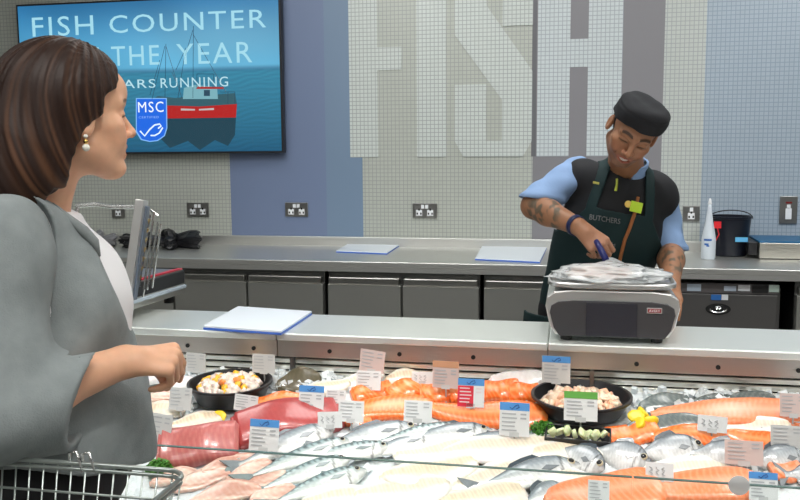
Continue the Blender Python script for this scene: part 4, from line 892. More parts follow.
def sdf_mesh(fn, lo, hi, h, B=10):
    lo = np.array(lo, np.float32); hi = np.array(hi, np.float32); nb = np.ceil((hi-lo)/(h*B)).astype(int); N = nb*B
    bc = np.stack(np.meshgrid(*[(np.arange(k)+.5)*B*h for k in nb], indexing='ij'), -1).reshape(-1, 3).astype(np.float32)+lo
    dv = fn(bc); R = h*B*.87*1.25+.012; Dn = np.empty(tuple(N), np.float32)
    D4 = Dn.reshape(nb[0], B, nb[1], B, nb[2], B); g = dv.reshape(*nb)
    D4[:] = np.where(g > 0, 1, -1)[:, None, :, None, :, None]
    act = np.argwhere(np.abs(g) < R); loc = np.stack(np.meshgrid(*[np.arange(B)]*3, indexing='ij'), -1).reshape(-1, 3)
    for s in range(0, len(act), 400):
        a = act[s:s+400]; idx = (a[:, None, :]*B+loc[None]).reshape(-1, 3); v = fn(lo+(idx+.5).astype(np.float32)*h)
        Dn[idx[:, 0], idx[:, 1], idx[:, 2]] = v
    Sg = Dn < 0; off = [(i, j, k) for i in (0, 1) for j in (0, 1) for k in (0, 1)]; n0, n1, n2 = Dn.shape
    cnt = np.zeros((n0-1, n1-1, n2-1), np.int8)
    for i, j, k in off: cnt += Sg[i:n0-1+i, j:n1-1+j, k:n2-1+k]
    cells = np.argwhere((cnt > 0) & (cnt < 8)); vid = np.full(cnt.shape, -1, np.int32); vid[cells[:, 0], cells[:, 1], cells[:, 2]] = np.arange(len(cells))
    cd = np.stack([Dn[cells[:, 0]+i, cells[:, 1]+j, cells[:, 2]+k] for i, j, k in off], 1)
    acc = np.zeros((len(cells), 3), np.float32); w_ = np.zeros(len(cells), np.float32)
    for a in range(8):
        for b in range(a+1, 8):
            oa, ob = np.array(off[a]), np.array(off[b])
            if np.abs(oa-ob).sum() != 1: continue
            da, db = cd[:, a], cd[:, b]; mk = (da < 0) != (db < 0); t = np.where(mk, da/(np.where(mk, da-db, 1)), 0)
            acc += np.where(mk[:, None], oa+(ob-oa)*t[:, None], 0); w_ += mk
    V = lo+(cells+acc/w_[:, None]+.5)*h; Fs = []
    for ax in range(3):
        o1, o2 = [(1, 2), (2, 0), (0, 1)][ax]; e = np.zeros(3, int); e[ax] = 1
        s0 = Sg[tuple(slice(0, Sg.shape[q]-e[q]) for q in range(3))]; s1 = Sg[tuple(slice(e[q], Sg.shape[q]) for q in range(3))]
        E_ = np.argwhere(s0 != s1); E_ = E_[(E_[:, o1] > 0) & (E_[:, o2] > 0) & (E_[:, o1] < Sg.shape[o1]-1) & (E_[:, o2] < Sg.shape[o2]-1)]
        u = np.zeros(3, int); u[o1] = 1; v = np.zeros(3, int); v[o2] = 1
        q = [E_-u-v, E_-v, E_, E_-u]; q = np.stack([vid[c[:, 0], c[:, 1], c[:, 2]] for c in q], 1); fl = s0[E_[:, 0], E_[:, 1], E_[:, 2]]
        q = q[(q >= 0).all(1)] if False else q
        q[~fl] = q[~fl][:, ::-1]; Fs.append(q[(q >= 0).all(1)])
    return V, np.concatenate(Fs)
def basis(x, y, z): return np.array([x, y, z], np.float32).T       # columns = local axes in world
def local(P, o, R): return (P-V3(o))@R                            # world -> local
def near(P, c, r, f, big=.05):
    """evaluate f only within r of c, elsewhere a safe positive distance"""
    d = np.linalg.norm(P-V3(c), axis=1); m_ = d < r; out = (d-r+big).astype(np.float32)
    if m_.any(): out[m_] = np.minimum(f(P[m_]), big)
    return np.where(m_, out, np.maximum(out, big))
def wob(P, f, s):
    rng = np.random.RandomState(s); r = np.zeros(len(P), np.float32)
    for k in range(5): d = rng.randn(3); d /= np.linalg.norm(d); r += np.sin(P@d.astype(np.float32)*f*(1+.4*k)+rng.rand()*6)/(1+.5*k)
    return r
def head_sdf(q, male=False, smile=1.0, lid=0.0, fore=0.0):
    """q in head coordinates: x to the subject's left, y forward, z up; origin mid-head between the ears at eye height"""
    A = np.abs(q[:, 0]); m = q.copy(); m[:, 0] = A
    f = ell(q, (0, -.014, .030), (.073, .093, .080))
    f = smin(f, ell(q, (0, .030, -.030), (.058, .056, .078)), .02)
    if fore: f = smin(f, ell(q, (0, .014, .040), (.062, .066+fore, .060)), .015); f = smin(f, ell(q, (0, .070, -.098), (.020, .020, .015)), .012)
    jw = .050 if male else .044
    f = smin(f, cap(m, (jw, -.002, -.058), (.016, .062, -.096), .018, .015), .03)
    f = smin(f, ell(q, (0, .064, -.096), (.022, .020, .017)), .014)
    f = smin(f, ell(m, (.040, .052, -.022), (.024, .024, .018)), .018)
    f = smin(f, ell(m, (.034, .060, -.046), (.019, .022, .020)), .016)
    f = smin(f, cap(m, (.008, .082, .016), (.042, .066, .018), .0115 if male else .009), .014)
    f = smax(f, -ell(m, (.031, .098, -.002), (.017, .021, .013)), .014)
    f = smin(f, ell(m, (.031, .0705, -.001), (.0150, .0130, .0115)), .004)
    f = smin(f, cap(m, (.018, .0835, -.0005+.004*lid), (.044, .070, -.003+.003*lid), .0030), .003)
    f = smin(f, cap(m, (.018, .082, -.0085), (.043, .071, -.0090), .0022), .003)
    f = smin(f, cap(q, (0, .084, .004), (0, .105, -.030), .0078, .0098), .010)
    f = smin(f, ell(q, (0, .108, -.034), (.0100, .0095, .0088)), .006)
    f = smin(f, ell(m, (.0118 if not male else .014, .095, -.037), (.0070, .0095, .0068)), .006)
    f = smax(f, -ell(m, (.0062, .099, -.0435), (.0035, .0055, .003)), .003)
    f = smin(f, ell(q, (0, .072, -.060), (.030, .022, .022)), .014)
    mw = .026+.002*smile; cz = -.066+.007*smile
    o_ = .0030 if smile > .5 else 0
    f = smin(f, cap(m, (0, .0930, -.0600+o_*.4), (mw*.55, .0870, -.0625+.002*smile+o_*.4), .0046), .003)
    f = smin(f, cap(m, (mw*.55, .0870, -.0625+.002*smile+o_*.4), (mw, .072, cz), .0044, .0028), .003)
    f = smin(f, cap(m, (0, .0905, -.0755-o_), (mw*.6, .084, -.0735-o_+.002*smile), .0052), .003)
    f = smin(f, cap(m, (mw*.6, .084, -.0735-o_+.002*smile), (mw, .072, cz), .0045, .0026), .003)
    f = smax(f, -ell(m, (0, .094, -.0682), (mw*.84, .016, .0068 if smile > .5 else .002)), .0015)
    f = smax(f, -cap(m, (mw+.004, .078, cz+.002), (mw+.010, .072, cz+.018), .0022), .006)
    e = ell(q*np.array([0, 1, 1], np.float32)+np.stack([m[:, 0], 0*A, 0*A], 1), (.077, -.010, -.012), (.010, .019, .031))
    e = smax(e, -ell(m, (.087, -.006, -.008), (.008, .011, .019)), .006)
    return smin(f, e, .006)
def hand_sdf(P, w, d, n, t, curl, thumb, s=1.0, spread=.0):
    """w wrist, d towards the knuckles, n back of the hand, t towards the thumb side; curl = 4 x 3 flexion angles"""
    w, d, n, t = [np.array(v[:], np.float32) for v in (w, d, n, t)]; d /= np.linalg.norm(d); t = t-d*(t@d); t /= np.linalg.norm(t); n0 = np.cross(d, t); n = n0 if n0@n > 0 else -n0
    offs = [.030, .0105, -.0095, -.0285]; Ls = [.093, .095, .090, .082]; segs = [(.042, .025, .021), (.046, .029, .022), (.042, .027, .021), (.033, .020, .018)]; rr = [.0093, .0095, .009, .0080]
    palm = cap(P, w, w+d*.03*s, .024*s, .026*s)
    for i in range(4):
        k = w+(d*Ls[i]*.93+t*offs[i])*s-n*(.002 if i in (1, 2) else .005)*s; palm = smin(palm, cap(P, w+(d*.012+t*offs[i]*.45)*s, k, .0145*s, .0112*s), .012*s)
    fing = None; joints = []
    for i in range(4):
        p = w+(d*Ls[i]+t*offs[i])*s-n*(.002 if i in (1, 2) else .005)*s; a = 0; js = [p]
        side = t*spread*(1.5-i)
        for j in range(3):
            a += curl[i][j]; dr = d*math.cos(a)-n*math.sin(a)+side; dr = dr/np.linalg.norm(dr); q = p+dr*segs[i][j]*s
            c_ = cap(P, p, q, rr[i]*s*(1-.09*j), rr[i]*s*(1-.09*(j+1))); fing = c_ if fing is None else smin(fing, c_, .0018); p = q; js.append(p)
        joints.append(js)
    f = smin(palm, fing, .007*s)
    b, dirs = thumb; p = w+(d*b[0]+t*b[1]-n*b[2])*s; tf = None
    for j, (dr, L) in enumerate(zip(dirs, (.042, .033, .027))):
        dr = d*dr[0]+t*dr[1]-n*dr[2]; dr = dr/np.linalg.norm(dr); q = p+dr*L*s; c_ = cap(P, p, q, (.0135, .0108, .0098)[j]*s, (.0108, .0098, .0080)[j]*s); tf = c_ if tf is None else smin(tf, c_, .004); p = q
    joints.append([p]); return smin(f, tf, .008*s), joints
def nrm(v): v = np.array(v, np.float32); return v/np.linalg.norm(v)
def skinmat(name, rough=.45): return mat(name, (1, 1, 1), rough=rough, attr=True, sss=.18, ssr=(.012, .005, .003), spec=.4, var=.04, vscale=60)
def face_colour(q, base, lip, brow, browz=.022, male=False):
    """true colours of lips, brows, lashes and stubble by place on the head"""
    A = np.abs(q[:, 0]); y, z = q[:, 1], q[:, 2]; C = np.tile(np.array(base, np.float32), (len(q), 1))
    def mixin(w_, c): C[:] = C*(1-w_[:, None])+np.array(c, np.float32)*w_[:, None]
    g = lambda v, c, s: np.exp(-((v-c)/s)**2)
    fr = (y > .035).astype(np.float32)
    mixin(.35*fr*g(A, .040, .018)*g(z, -.036, .018), np.array(base)*np.array((1.08, .72, .70)))
    mixin(.25*fr*g(A, 0, .012)*g(z, -.034, .010), np.array(base)*np.array((1.05, .78, .75)))
    lipw = np.clip(1.3-((A/.027)**2+((z+.068-.006*(A/.027)**2)/.0135)**2), 0, 1)*(y > .068); mixin(np.clip(lipw*2, 0, 1)*.85, lip)
    bz_ = browz+.004*np.sin(np.clip((A-.012)/.036, 0, 1)*3.1); bw = np.clip(1.4-((z-bz_)/(.0048 if male else .0032))**2, 0, 1)*((A > .012) & (A < .048) & (y > .045)); mixin(np.clip(bw, 0, 1)*.85, brow)
    lw = g(z, -.0035-.0015*((A-.031)/.014)**2, .0022)*((A > .016) & (A < .047) & (y > .055)); mixin(np.clip(lw*1.2, 0, 1)*.9, (.02, .012, .01))
    if male:
        st_ = np.clip((-.040-z)/.02, 0, 1)*(y > .0)*np.clip(1.2-lipw*2, 0, 1); mixin(st_*.38, (.07, .05, .045))
    return C
def teeth_eyes(o, R, par, smile=True, fwd=0):
    """eyeballs and teeth as parts, placed by the head frame"""
    M = Matrix.Identity(4)
    for i in range(3):
        for j in range(3): M[i][j] = float(R[i, j])
        M[i][3] = float(o[i])
    if smile:
        b = MB(); n = 14; vs = []
        for k in range(n+1):
            a = -1+2*k/n
            for z in (-.0750, -.0610): vs.append(M@Vector((a*.0225, fwd+.0870-.012*a*a, z+.002*a*a)))
        b.add(vs, [(2*i, 2*i+2, 2*i+3, 2*i+1) for i in range(n)]); b.build('teeth', mat('teeth', (.80, .77, .70), rough=.25), par, smooth=True)
def shell(name, fn, lo, hi, h, m, par, colfn=None):
    V, Fq = sdf_mesh(fn, lo, hi, h); return npmesh(name, V, Fq, m, par, col=None if colfn is None else colfn(V))
def bounds(pts, pad): a = np.array([V3(p) for p in pts]); return a.min(0)-pad, a.max(0)+pad
# ================================================================== the fishmonger
UPW = np.array((0, 0, 1), np.float32)
rt, upv, fw = V3(RT), V3(UP), V3(FW)
hipM, neckM = V3(W(588, 318, 3.16)), V3(W(627, 165, 2.93))
tM = nrm(neckM-hipM); uM = nrm(nrm(rt*1.0+fw*-.12-upv*.10)-tM*0); uM = nrm(uM-tM*(uM@tM)); gM = np.cross(uM, tM); gM = nrm(gM)
if gM@fw > 0: gM = -gM
RM = basis(uM, gM, tM); HM = float(np.linalg.norm(neckM-hipM))
def LM(u, g, t): return hipM+uM*u+gM*g+tM*t
# head frame
hM = V3(W(633.5, 130, 2.74)); ZS = np.array((1, 1, 1.09), np.float32)
yM = nrm(-fw*.74-rt*.22-upv*.62); zM = nrm(upv*.86+rt*.36-fw*.45); zM = nrm(zM-yM*(zM@yM)); xM = np.cross(yM, zM); RhM = basis(xM, yM, zM)
# arms
shR, elR, wrR = V3(W(579, 170, 3.00)), V3(W(534, 206, 2.93)), V3(W(577, 226, 2.74))
shL, elL, wrL = V3(W(664, 188, 3.02)), V3(W(671, 248, 3.00)), V3(W(671, 284, 2.80))
dH = nrm(wrR-elR)
hd = nrm(rt*.62-upv*.62-fw*.35); hn = nrm(rt*.25+upv*.45-fw*.80); ht = nrm(rt*.75+upv*.45+fw*.1)
curlR = [(.75, 1.05, .5), (.85, 1.1, .5), (.95, 1.1, .5), (1.05, 1.1, .5)]
thR = ((.02, .022, .012), [(.5, .35, .8), (.6, .0, .8), (.5, -.4, .7)])
def handR(P): return hand_sdf(P, wrR+dH*.012, hd, hn, ht, curlR, thR, .98)
hdL = nrm(-upv*.55-fw*.8-rt*.25)
curlL = [(.2, .4, .3)]*4; thL = ((.02, .022, .01), [(.6, .6, .3), (.8, .3, .2), (.9, .1, .1)])
def handL(P): return hand_sdf(P, wrL, hdL, nrm(upv*.8-fw*.6), -rt, curlL, thL, .98)
def bodyM(P):
    f = near(P, hM, .19, lambda Q: smax(head_sdf(local(Q, hM, RhM)*ZS, True, 1.2, -.3)/1.03, local(Q, hM, RhM)[:, 2]-.080, .01), .05)
    q = local(P, hipM, RM)
    nk = cap(P, hM-yM*.025-zM*.055, LM(0, .0, HM-.02), .052, .062); f = smin(f, nk, .02)
    t_ = ell(q, (0, -.0, .33), (.15, .09, .22)); t_ = smin(t_, ell(q, (0, 0, .05), (.14, .09, .15)), .08)
    t_ = smin(t_, cap(q, (-.14, -.01, HM-.08), (.14, -.01, HM-.08), .045), .06); f = smin(f, t_, .03)
    for a, b, c in ((shR, elR, wrR), (shL, elL, wrL)):
        f = smin(f, cap(P, a-upv*.03, b, .040, .041), .03); f = smin(f, cap(P, b, b+(c-b)*.35, .043, .043), .02); f = smin(f, cap(P, b+(c-b)*.35, c, .043, .029), .02)
    f = smin(f, near(P, wrR+hd*.07, .17, lambda Q: handR(Q)[0]), .012)
    f = smin(f, near(P, wrL+hdL*.07, .17, lambda Q: handL(Q)[0]), .012)
    return f
SKM = (.36, .175, .095)
def colM(V):
    q = local(V, hM, RhM); C = np.tile(np.array(SKM, np.float32), (len(V), 1)); hm = (np.linalg.norm(q, axis=1) < .15)
    C[hm] = face_colour(q[hm]*ZS, SKM, (.40, .14, .10), (.015, .010, .008), .023, True)
    # greenish grey tattoos on the forearms
    for a, b, r0, r1 in ((elR, wrR, .02, .80), (elL, wrL, .1, .9)):
        ax = b-a; L = np.linalg.norm(ax); ax = ax/L; s = ((V-a)@ax)/L; d = np.linalg.norm(V-a-((V-a)@ax)[:, None]*ax, axis=1)
        n = wob(V, 95, 3)+.7*wob(V, 190, 4); k = np.clip(n*.9+.25, 0, 1)*(d < .07)*np.clip((s-r0)*8, 0, 1)*np.clip((r1-s)*8, 0, 1)*.72
        C = C*(1-k[:, None])+np.array((.045, .07, .055))*k[:, None]
    if True:
        fl = np.clip(1-np.linalg.norm(V-(wrR+hd*.10), axis=1)/.10, 0, 1)*.6; C = C*(1-fl[:, None])+np.array((.58, .30, .20))*fl[:, None]
    return C
man = empty('person', (float(hipM[0]), float(hipM[1]), 0), 'fishmonger in dark cap, vest and green apron bowing over the scale behind the counter', 'person')
lo, hi = bounds([hM, hipM, elR, elL, wrL, shR], .17); lo[2] = hipM[2]-.12
shell('body', bodyM, lo, hi, .0031, skinmat('skin_brown'), man, colM)
teeth_eyes(hM, RhM@np.diag((1, 1, 1/1.09)), man)
# clothing volumes
def torsoM(P, g=0.0):
    q = local(P, hipM, RM)
    t_ = ell(q, (0, .005, .34), (.185+g, .125+g, .235+g)); t_ = smin(t_, ell(q, (-.01, .0, .08), (.172+g, .125+g, .22+g)), .10)
    t_ = smin(t_, cap(q, (-.135, -.01, HM-.075), (.135, -.01, HM-.075), .055+g), .06)
    t_ = smin(t_, cap(q, (0, .0, HM-.06), (0, .01, HM-.01), .075+g, .062+g), .04)
    return t_
def vestM(P):
    q = local(P, hipM, RM); f = torsoM(P)+.0022*wob(P, 28, 7)
    f = smax(f, -cap(P, LM(0, .015, HM-.005), LM(0, .06, HM+.12), .062, .085), .006)
    f = smax(f, q[:, 2]-(HM+.015), .01); f = smax(f, -(q[:, 2]+.10), .01)
    q2 = q.copy(); q2[:, 0] = np.abs(q[:, 0]+.016); sc_ = cap(q2, (.12, -.01, HM-.070), (.168, -.012, HM-.110), .062, .054); arm = smin(f, sc_, .03)
    return smax(arm, -smax(cap(q2, (.205, -.01, HM-.20), (.215, -.01, HM-.13), .03), -1*np.ones(len(q), np.float32), .002), .004)
def sleeve(P, a, b, r0, r1, cutp, cutn, s):
    f = cap(P, a, b, r0, r1); f = f+.0035*wob(P, 45, s); roll = half(P, cutp, cutn)
    f = f-.004*np.exp(-((roll+.014)/.010)**2)
    f = smax(f, roll, .004); return smax(f, -smax(cap(P, b-nrm(b-a)*.05, b+nrm(b-a)*.08, r1-.009), -roll-.03, .002), .003)
cutR = V3(W(545, 201.5, 2.94)); cnR = nrm(-rt*.16-upv*1.0+0*fw)
cutL = V3(W(672, 251, 3.0)); cnL = nrm(-upv)
def shirtM(P):
    endR = elR+nrm(elR-shR)*.012; f = sleeve(P, shR-upv*.012-rt*.01, endR, .061, .060, cutR, cnR, 21)
    endL = elL+nrm(elL-shL)*.03; f2 = sleeve(P, shL-(shL-neckM)*.1-upv*.035, endL, .058, .057, cutL, cnL, 22)
    f = np.minimum(f, f2)
    col = cap(P, LM(0, -.0, HM-.015), LM(0, .010, HM+.020), .070, .064); col = np.abs(col)-.004; q = local(P, hipM, RM)
    col = smax(col, q[:, 2]-(HM+.030-.35*np.clip(q[:, 1]-.02, 0, 1)), .003); col = smax(col, -(q[:, 2]-(HM-.06)), .003)
    col = smax(col, (.014-np.abs(q[:, 0]))*(q[:, 1] > 0)-(q[:, 1] <= 0)*1.0, .002)
    return np.minimum(f, col)
CL = mat('shirt_blue', (.25, .38, .62), rough=.8, var=.06, bump=.3, bscale=90)
shell('shirt', shirtM, *bounds([shR, elR, shL, elL, cutR, neckM, LM(0, 0, HM+.06)], .11), .0042, CL, man)
VM_ = mat('vest_black', (.013, .014, .017), rough=.75, bump=.2, bscale=60)
shell('vest', vestM, *bounds([LM(-.24, -.14, -.13), LM(.24, .14, HM+.03), LM(-.24, .14, HM), LM(.24, -.14, -.1)], .05), .005, VM_, man)
zp = [LM(.004, g, t) for g, t in ((.083, HM-.045), (.098, HM-.065), (.110, HM-.09), (.118, HM-.115))]
# apron: bib, skirt and straps as a shell over the vest
def apronM(P):
    q = local(P, hipM, RM); d = torsoM(P, .007)+.0022*wob(P, 28, 7); u, g, t = q[:, 0], q[:, 1], q[:, 2]
    bib_top = HM-.135; wdt = np.where(t > bib_top, .0, .105+np.clip((bib_top-t)/.16, 0, 1)*.10)
    reg = np.abs(u+.0)-wdt
    reg = np.maximum(reg, -(g+.0)) ; reg = np.where(t > bib_top, np.maximum(reg, t-bib_top), reg)
    sc = .085-.25*np.clip(t-bib_top, 0, .2)*0
    s = np.abs(np.abs(u)-(.098-.16*np.clip(t-bib_top, 0, 1)))-.017; s = np.maximum(s, -(t-bib_top+.03)); s = np.maximum(s, t-(HM+.03))
    reg = np.minimum(reg, s); f = np.maximum(np.abs(d)-.003, reg*.8); f = np.maximum(f, -(t+.02)); return f
APM = mat('apron_green', (.004, .024, .026), rough=.7, bump=.2, bscale=90)
shell('apron', apronM, *bounds([LM(-.24, -.14, -.05), LM(.24, .16, HM+.05), LM(-.24, .16, HM), LM(.24, -.1, -.05)], .05), .0035, APM, man)
# apron skirt, trousers and shoes (behind the counter)
def legsM(P):
    hx = hipM; fL, fR = np.array((hx[0]-.12, hx[1]+.05, .09)), np.array((hx[0]+.12, hx[1]+.02, .09)); f = None
    f = cap(P, LM(-.06, -.0, .02), LM(.06, -.0, .02), .125)
    for ft, s in ((fL, -1), (fR, 1)):
        kn = (hx+np.array((s*.10, .0, 0)))*.5+ft*.5; f = smin(f, cap(P, LM(s*.08, -.0, -.0), kn, .095, .072), .05); f = smin(f, cap(P, kn, ft, .072, .060), .03)
    f = f+.002*wob(P, 22, 3); return smax(f, -(P[:, 2]-.075), .01)
shell('trousers', legsM, (hipM[0]-.32, hipM[1]-.25, .05), (hipM[0]+.32, hipM[1]+.25, hipM[2]+.12), .009, mat('trousers_black', (.012, .012, .014), rough=.8), man)
def skirtM(P):
    q = P-hipM; d = cap(P, hipM+np.array((-.05, -.0, .06)), np.array((hipM[0]-.05, hipM[1], .50)), .175, .205)+.006*np.sin(q[:, 0]*32)
    f = np.abs(d)-.004; f = np.maximum(f, q[:, 1]+.02); f = np.maximum(f, -(P[:, 2]-.50)); return np.maximum(f, q[:, 2]-.03)
shell('apron_skirt', skirtM, (hipM[0]-.35, hipM[1]-.3, .46), (hipM[0]+.3, hipM[1]+.1, hipM[2]+.1), .006, APM, man)
def shoeM(P, ft):
    f = ell(P, ft+np.array((0, -.06, -.035)), (.048, .135, .045)); f = smin(f, cap(P, ft+np.array((0, .02, -.02)), ft+np.array((0, .02, .02)), .048), .03); return smax(f, -(P[:, 2]-.004), .004)
for s, yy in ((-1, .05), (1, .02)):
    ft = np.array((hipM[0]+s*.12, hipM[1]+yy, .06), np.float32); shell('shoe', lambda P: shoeM(P, ft), ft-.22, ft+.22, .006, BPLAS, man)
# cap
def capM(P):
    q = local(P, hM, RhM); d = (np.sqrt((q[:, 0]/.088)**2+((q[:, 1]+.012)/.103)**2+1e-6)-1)*.093+.06*np.clip(q[:, 2]-.06, 0, 1); top = q[:, 2]-.101+.12*q[:, 1]*-1
    d = smax(d, top, .035); rim = q[:, 2]-(.030+.16*q[:, 1]-.0*q[:, 0]); d = smax(d, -rim, .005)
    band = np.exp(-((rim-.045)/.003)**2)*.0022; d = d+band+.0015*wob(P, 60, 9); d = smax(d, -ell(q, (0, -.012, .01), (.078, .094, .064)), .002); return d
shell('cap', capM, hM-.16, hM+.16, .0032, mat('cap_black', (.012, .013, .016), rough=.85, bump=.25, bscale=120), man)
# hair at the side and nape below the cap
def hairM(P):
    q = local(P, hM, RhM); d = ell(q, (0, -.018, .026), (.0775, .096, .083)); d = smax(d, q[:, 1]-.012+.8*np.clip(q[:, 2]+.0, -.03, .0), .004); d = smax(d, -(q[:, 2]+.045), .005); d = smax(d, q[:, 2]-.05, .004)
    m_ = q.copy(); m_[:, 0] = np.abs(q[:, 0]); return smax(d, -ell(m_, (.08, -.010, -.012), (.025, .021, .033)), .003)
shell('hair', hairM, hM-.13, hM+.13, .0035, mat('hair_black', (.010, .008, .007), rough=.5, bump=.6, bscale=300), man)
# face: eyes half closed show as dark slits; whites barely seen
# badges, zip pull, strap and watch
def onM(px, py, k=.0):
    """point on the front of the apron under a picture position"""
    d0 = V3(ray(px, py)); ts = np.linspace(2.5, 3.2, 900); Pq = np.array(V3(CAM))+d0*ts[:, None]; dd = torsoM(Pq.astype(np.float32), .011); i = int(np.argmax(dd < 0)); return Vector(Pq[i].tolist())-FW*k
fr = lambda p, rot=0: frame(p, RT+UP*rot, Vector((-FW+Vector((0, 0, .12)))[:]))
def plate(name, px, py, w_, h_, m, par, rot=0, k=.004, th=.002):
    return MB().box(-w_/2, w_/2, -h_/2, h_/2, 0, th, M=fr(onM(px, py, k), rot)).build(name, m, par, bevel=.0006)
plate('name_badge', 634.5, 207.5, .040, .036, mat('badge_lime', (.50, .72, .02), rough=.4), man, -.25, .020)
MB().lathe([(.0115, 0), (.0125, .001), (.0115, .004)], onM(627.5, 204.5, .010), 24, M=fr(Vector((0, 0, 0))).to_3x3()).build('round_badge', mat('badge_yellow', (.85, .60, .12), rough=.3), man)
plate('vest_emblem', 596, 183, .022, .008, mat('emblem_gold', (.45, .42, .08), rough=.5), man, -.2, .002)
b = MB(); b.tube([onM(616.5, 179, .006), onM(616, 185, .010), onM(615, 191, .008)], [.004, .0035, .005], 8); b.build('zip_pull', mat('zip_lime', (.55, .62, .08), rough=.4), man)
b = MB(); pts = [onM(637.5, 197, .008), onM(634, 213, .010), onM(629, 228, .010), (onM(624, 240, .010)), onM(620, 256, .010), onM(617, 272, .010)]
b.tube(pts, [.0055, .006, .006, .006, .006, .006], 8); b.build('tan_strap', mat('strap_tan', (.36, .13, .04), rough=.6), man)
tx = text('apron_lettering', 'BUTCHERS', frame(onM(604.5, 222, .012), RT-UP*.16, -FW+Vector((0, 0, .1)))@Matrix.Translation((-.055, 0, 0)), .03, mat('letter_faded', (.16, .16, .16), rough=.6), man, ext=.0006, align='LEFT', fit=(.105, .018))
tx = text('apron_lettering', 'FISH', frame(onM(609, 246, .010), RT-UP*.14, -FW+Vector((0, 0, .1)))@Matrix.Translation((-.018, 0, 0)), .03, mat('letter_faded', (.16, .16, .16)), man, ext=.0006, align='LEFT', fit=(.036, .014))
# watch
Mw2 = frame(Vector((wrR-dH*.006).tolist()), Vector(nrm(np.cross(dH, fw)).tolist()), Vector(dH.tolist()))
MB().lathe([(.0335, -.010), (.0355, -.008), (.0355, .008), (.0335, .010)], (0, 0, 0), 32).build('tmp', BLACK).name  # replaced below
bpy.data.objects.remove(bpy.data.objects['tmp'])
b = MB(); n = 32; vs = []
for (r, z) in ((.031, -.009), (.0345, -.008), (.0345, .008), (.031, .009)):
    for k in range(n): vs.append(Mw2@Vector((r*math.cos(2*PI*k/n), r*math.sin(2*PI*k/n), z)))
b.add(vs, [(i*n+k, i*n+(k+1) % n, (i+1)*n+(k+1) % n, (i+1)*n+k) for i in range(3) for k in range(n)]); wt = b.build('wristband', mat('band_navy', (.008, .015, .07), rough=.4), man, smooth=True)
# scoop held in the right hand
ha, hb_ = Vector((wrR+dH*.012).tolist()), None
gp = W(600, 248, 2.66); ge = W(606, 260, 2.62); s0_ = W(622, 275, 2.60)
sc = empty('scoop', ge, 'clear scoop with dark blue handle in the right hand of the fishmonger', 'scoop')
b = MB(); b.tube([W(596, 241, 2.68), gp, ge], [.0085, .0100, .0105], 12); b.build('handle', mat('handle_navy', (.01, .015, .12), rough=.35), sc, smooth=True)
b = MB(); n = 14; vs = []; ax = (s0_-ge).normalized(); sd = ax.cross(-FW).normalized(); nn = sd.cross(ax)
for i in range(10):
    u = i/9; wd_ = .012+.026*u**.6*(1 if u < .85 else .9); p = ge.lerp(s0_, u*1.05)
    for k in range(n+1): a = -1+2*k/n; vs.append(p+sd*(wd_*a)+nn*(-.012*(1-a*a)*(u**.5)))
b.add(vs, [(i*(n+1)+k, i*(n+1)+k+1, (i+1)*(n+1)+k+1, (i+1)*(n+1)+k) for i in range(9) for k in range(n)])
bl = b.build('blade', mat('scoop_clear', (.72, .75, .76), rough=.1, alpha=.75, spec=.9, coat=.5), sc, smooth=True)
# ================================================================== the woman at the counter
fx, wx_ = nrm((.86, .51, 0)), nrm((-.51, .86, 0)); sR = -wx_
OW = V3(W(20, 300, 1.49)); OW[2] = 0; RW = basis(fx, sR, UPW)            # local: forward, her right, up
def LW(a, b, z): return OW+fx*a+sR*b+UPW*z
hW = V3(W(72, 114, 1.47)); yaw_ = math.radians(23); pt = math.radians(0.5)
yW = nrm((fx*math.cos(yaw_)+wx_*math.sin(yaw_))*math.cos(pt)+UPW*math.sin(pt)); xW = nrm(np.cross(yW, UPW))*-1; zW = np.cross(xW, yW); zW = zW if zW[2] > 0 else -zW
xW = np.cross(yW, zW); RhW = basis(xW, yW, zW)
sh1, el1, wr1 = LW(-.010, .165, 1.345), V3(W(-2, 408, 1.27)), V3(W(123, 362, 1.40))
sh2, el2, wr2 = LW(-.010, -.165, 1.345), LW(-.06, -.22, 1.06), LW(.04, -.21, .90)
hd1 = nrm(rt*.96+upv*.06+fw*.26); hn1 = nrm(upv*.80-fw*.60); ht1 = nrm(fw*.8+upv*.6)
curlW = [(1.30, .35, .15), (1.5, .6, .35), (1.55, .85, .4), (1.6, 1.0, .5)]
thW = ((.022, .020, .012), [(.65, .15, .75), (.55, -.05, .9), (.3, -.25, 1)])
def handW(P): return hand_sdf(P, wr1, hd1, hn1, ht1, curlW, thW, .90)
def handW2(P): return hand_sdf(P, wr2, nrm(fx), UPW, nrm(-sR), [(.5, .5, .3)]*4, thW, .88)
def bodyW(P):
    f = near(P, hW, .19, lambda Q: head_sdf(local(Q, hW, RhW)*1.03, False, 1.5, 0, .021)/1.03, .05)
    f = smin(f, cap(P, hW-yW*.030-zW*.06, LW(.035, 0, 1.385), .046, .055), .025)
    q = local(P, OW, RW); t_ = ell(q, (0, 0, 1.20), (.10, .15, .24)); t_ = smin(t_, cap(q, (0, -.14, 1.355), (0, .14, 1.355), .043), .06); t_ = smin(t_, ell(q, (.02, 0, .98), (.11, .15, .14)), .08); f = smin(f, t_, .03)
    for a, b, c in ((sh1, el1, wr1), (sh2, el2, wr2)):
        f = smin(f, cap(P, a, b, .045, .038), .03); f = smin(f, cap(P, b, b+(c-b)*.4, .040, .0385), .02); f = smin(f, cap(P, b+(c-b)*.4, c, .0385, .0265), .02)
    f = smin(f, near(P, wr1+hd1*.07, .17, lambda Q: handW(Q)[0]), .014)
    return smin(f, near(P, wr2+fx*.07, .17, lambda Q: handW2(Q)[0]), .014)
SKW = (.74, .42, .27)
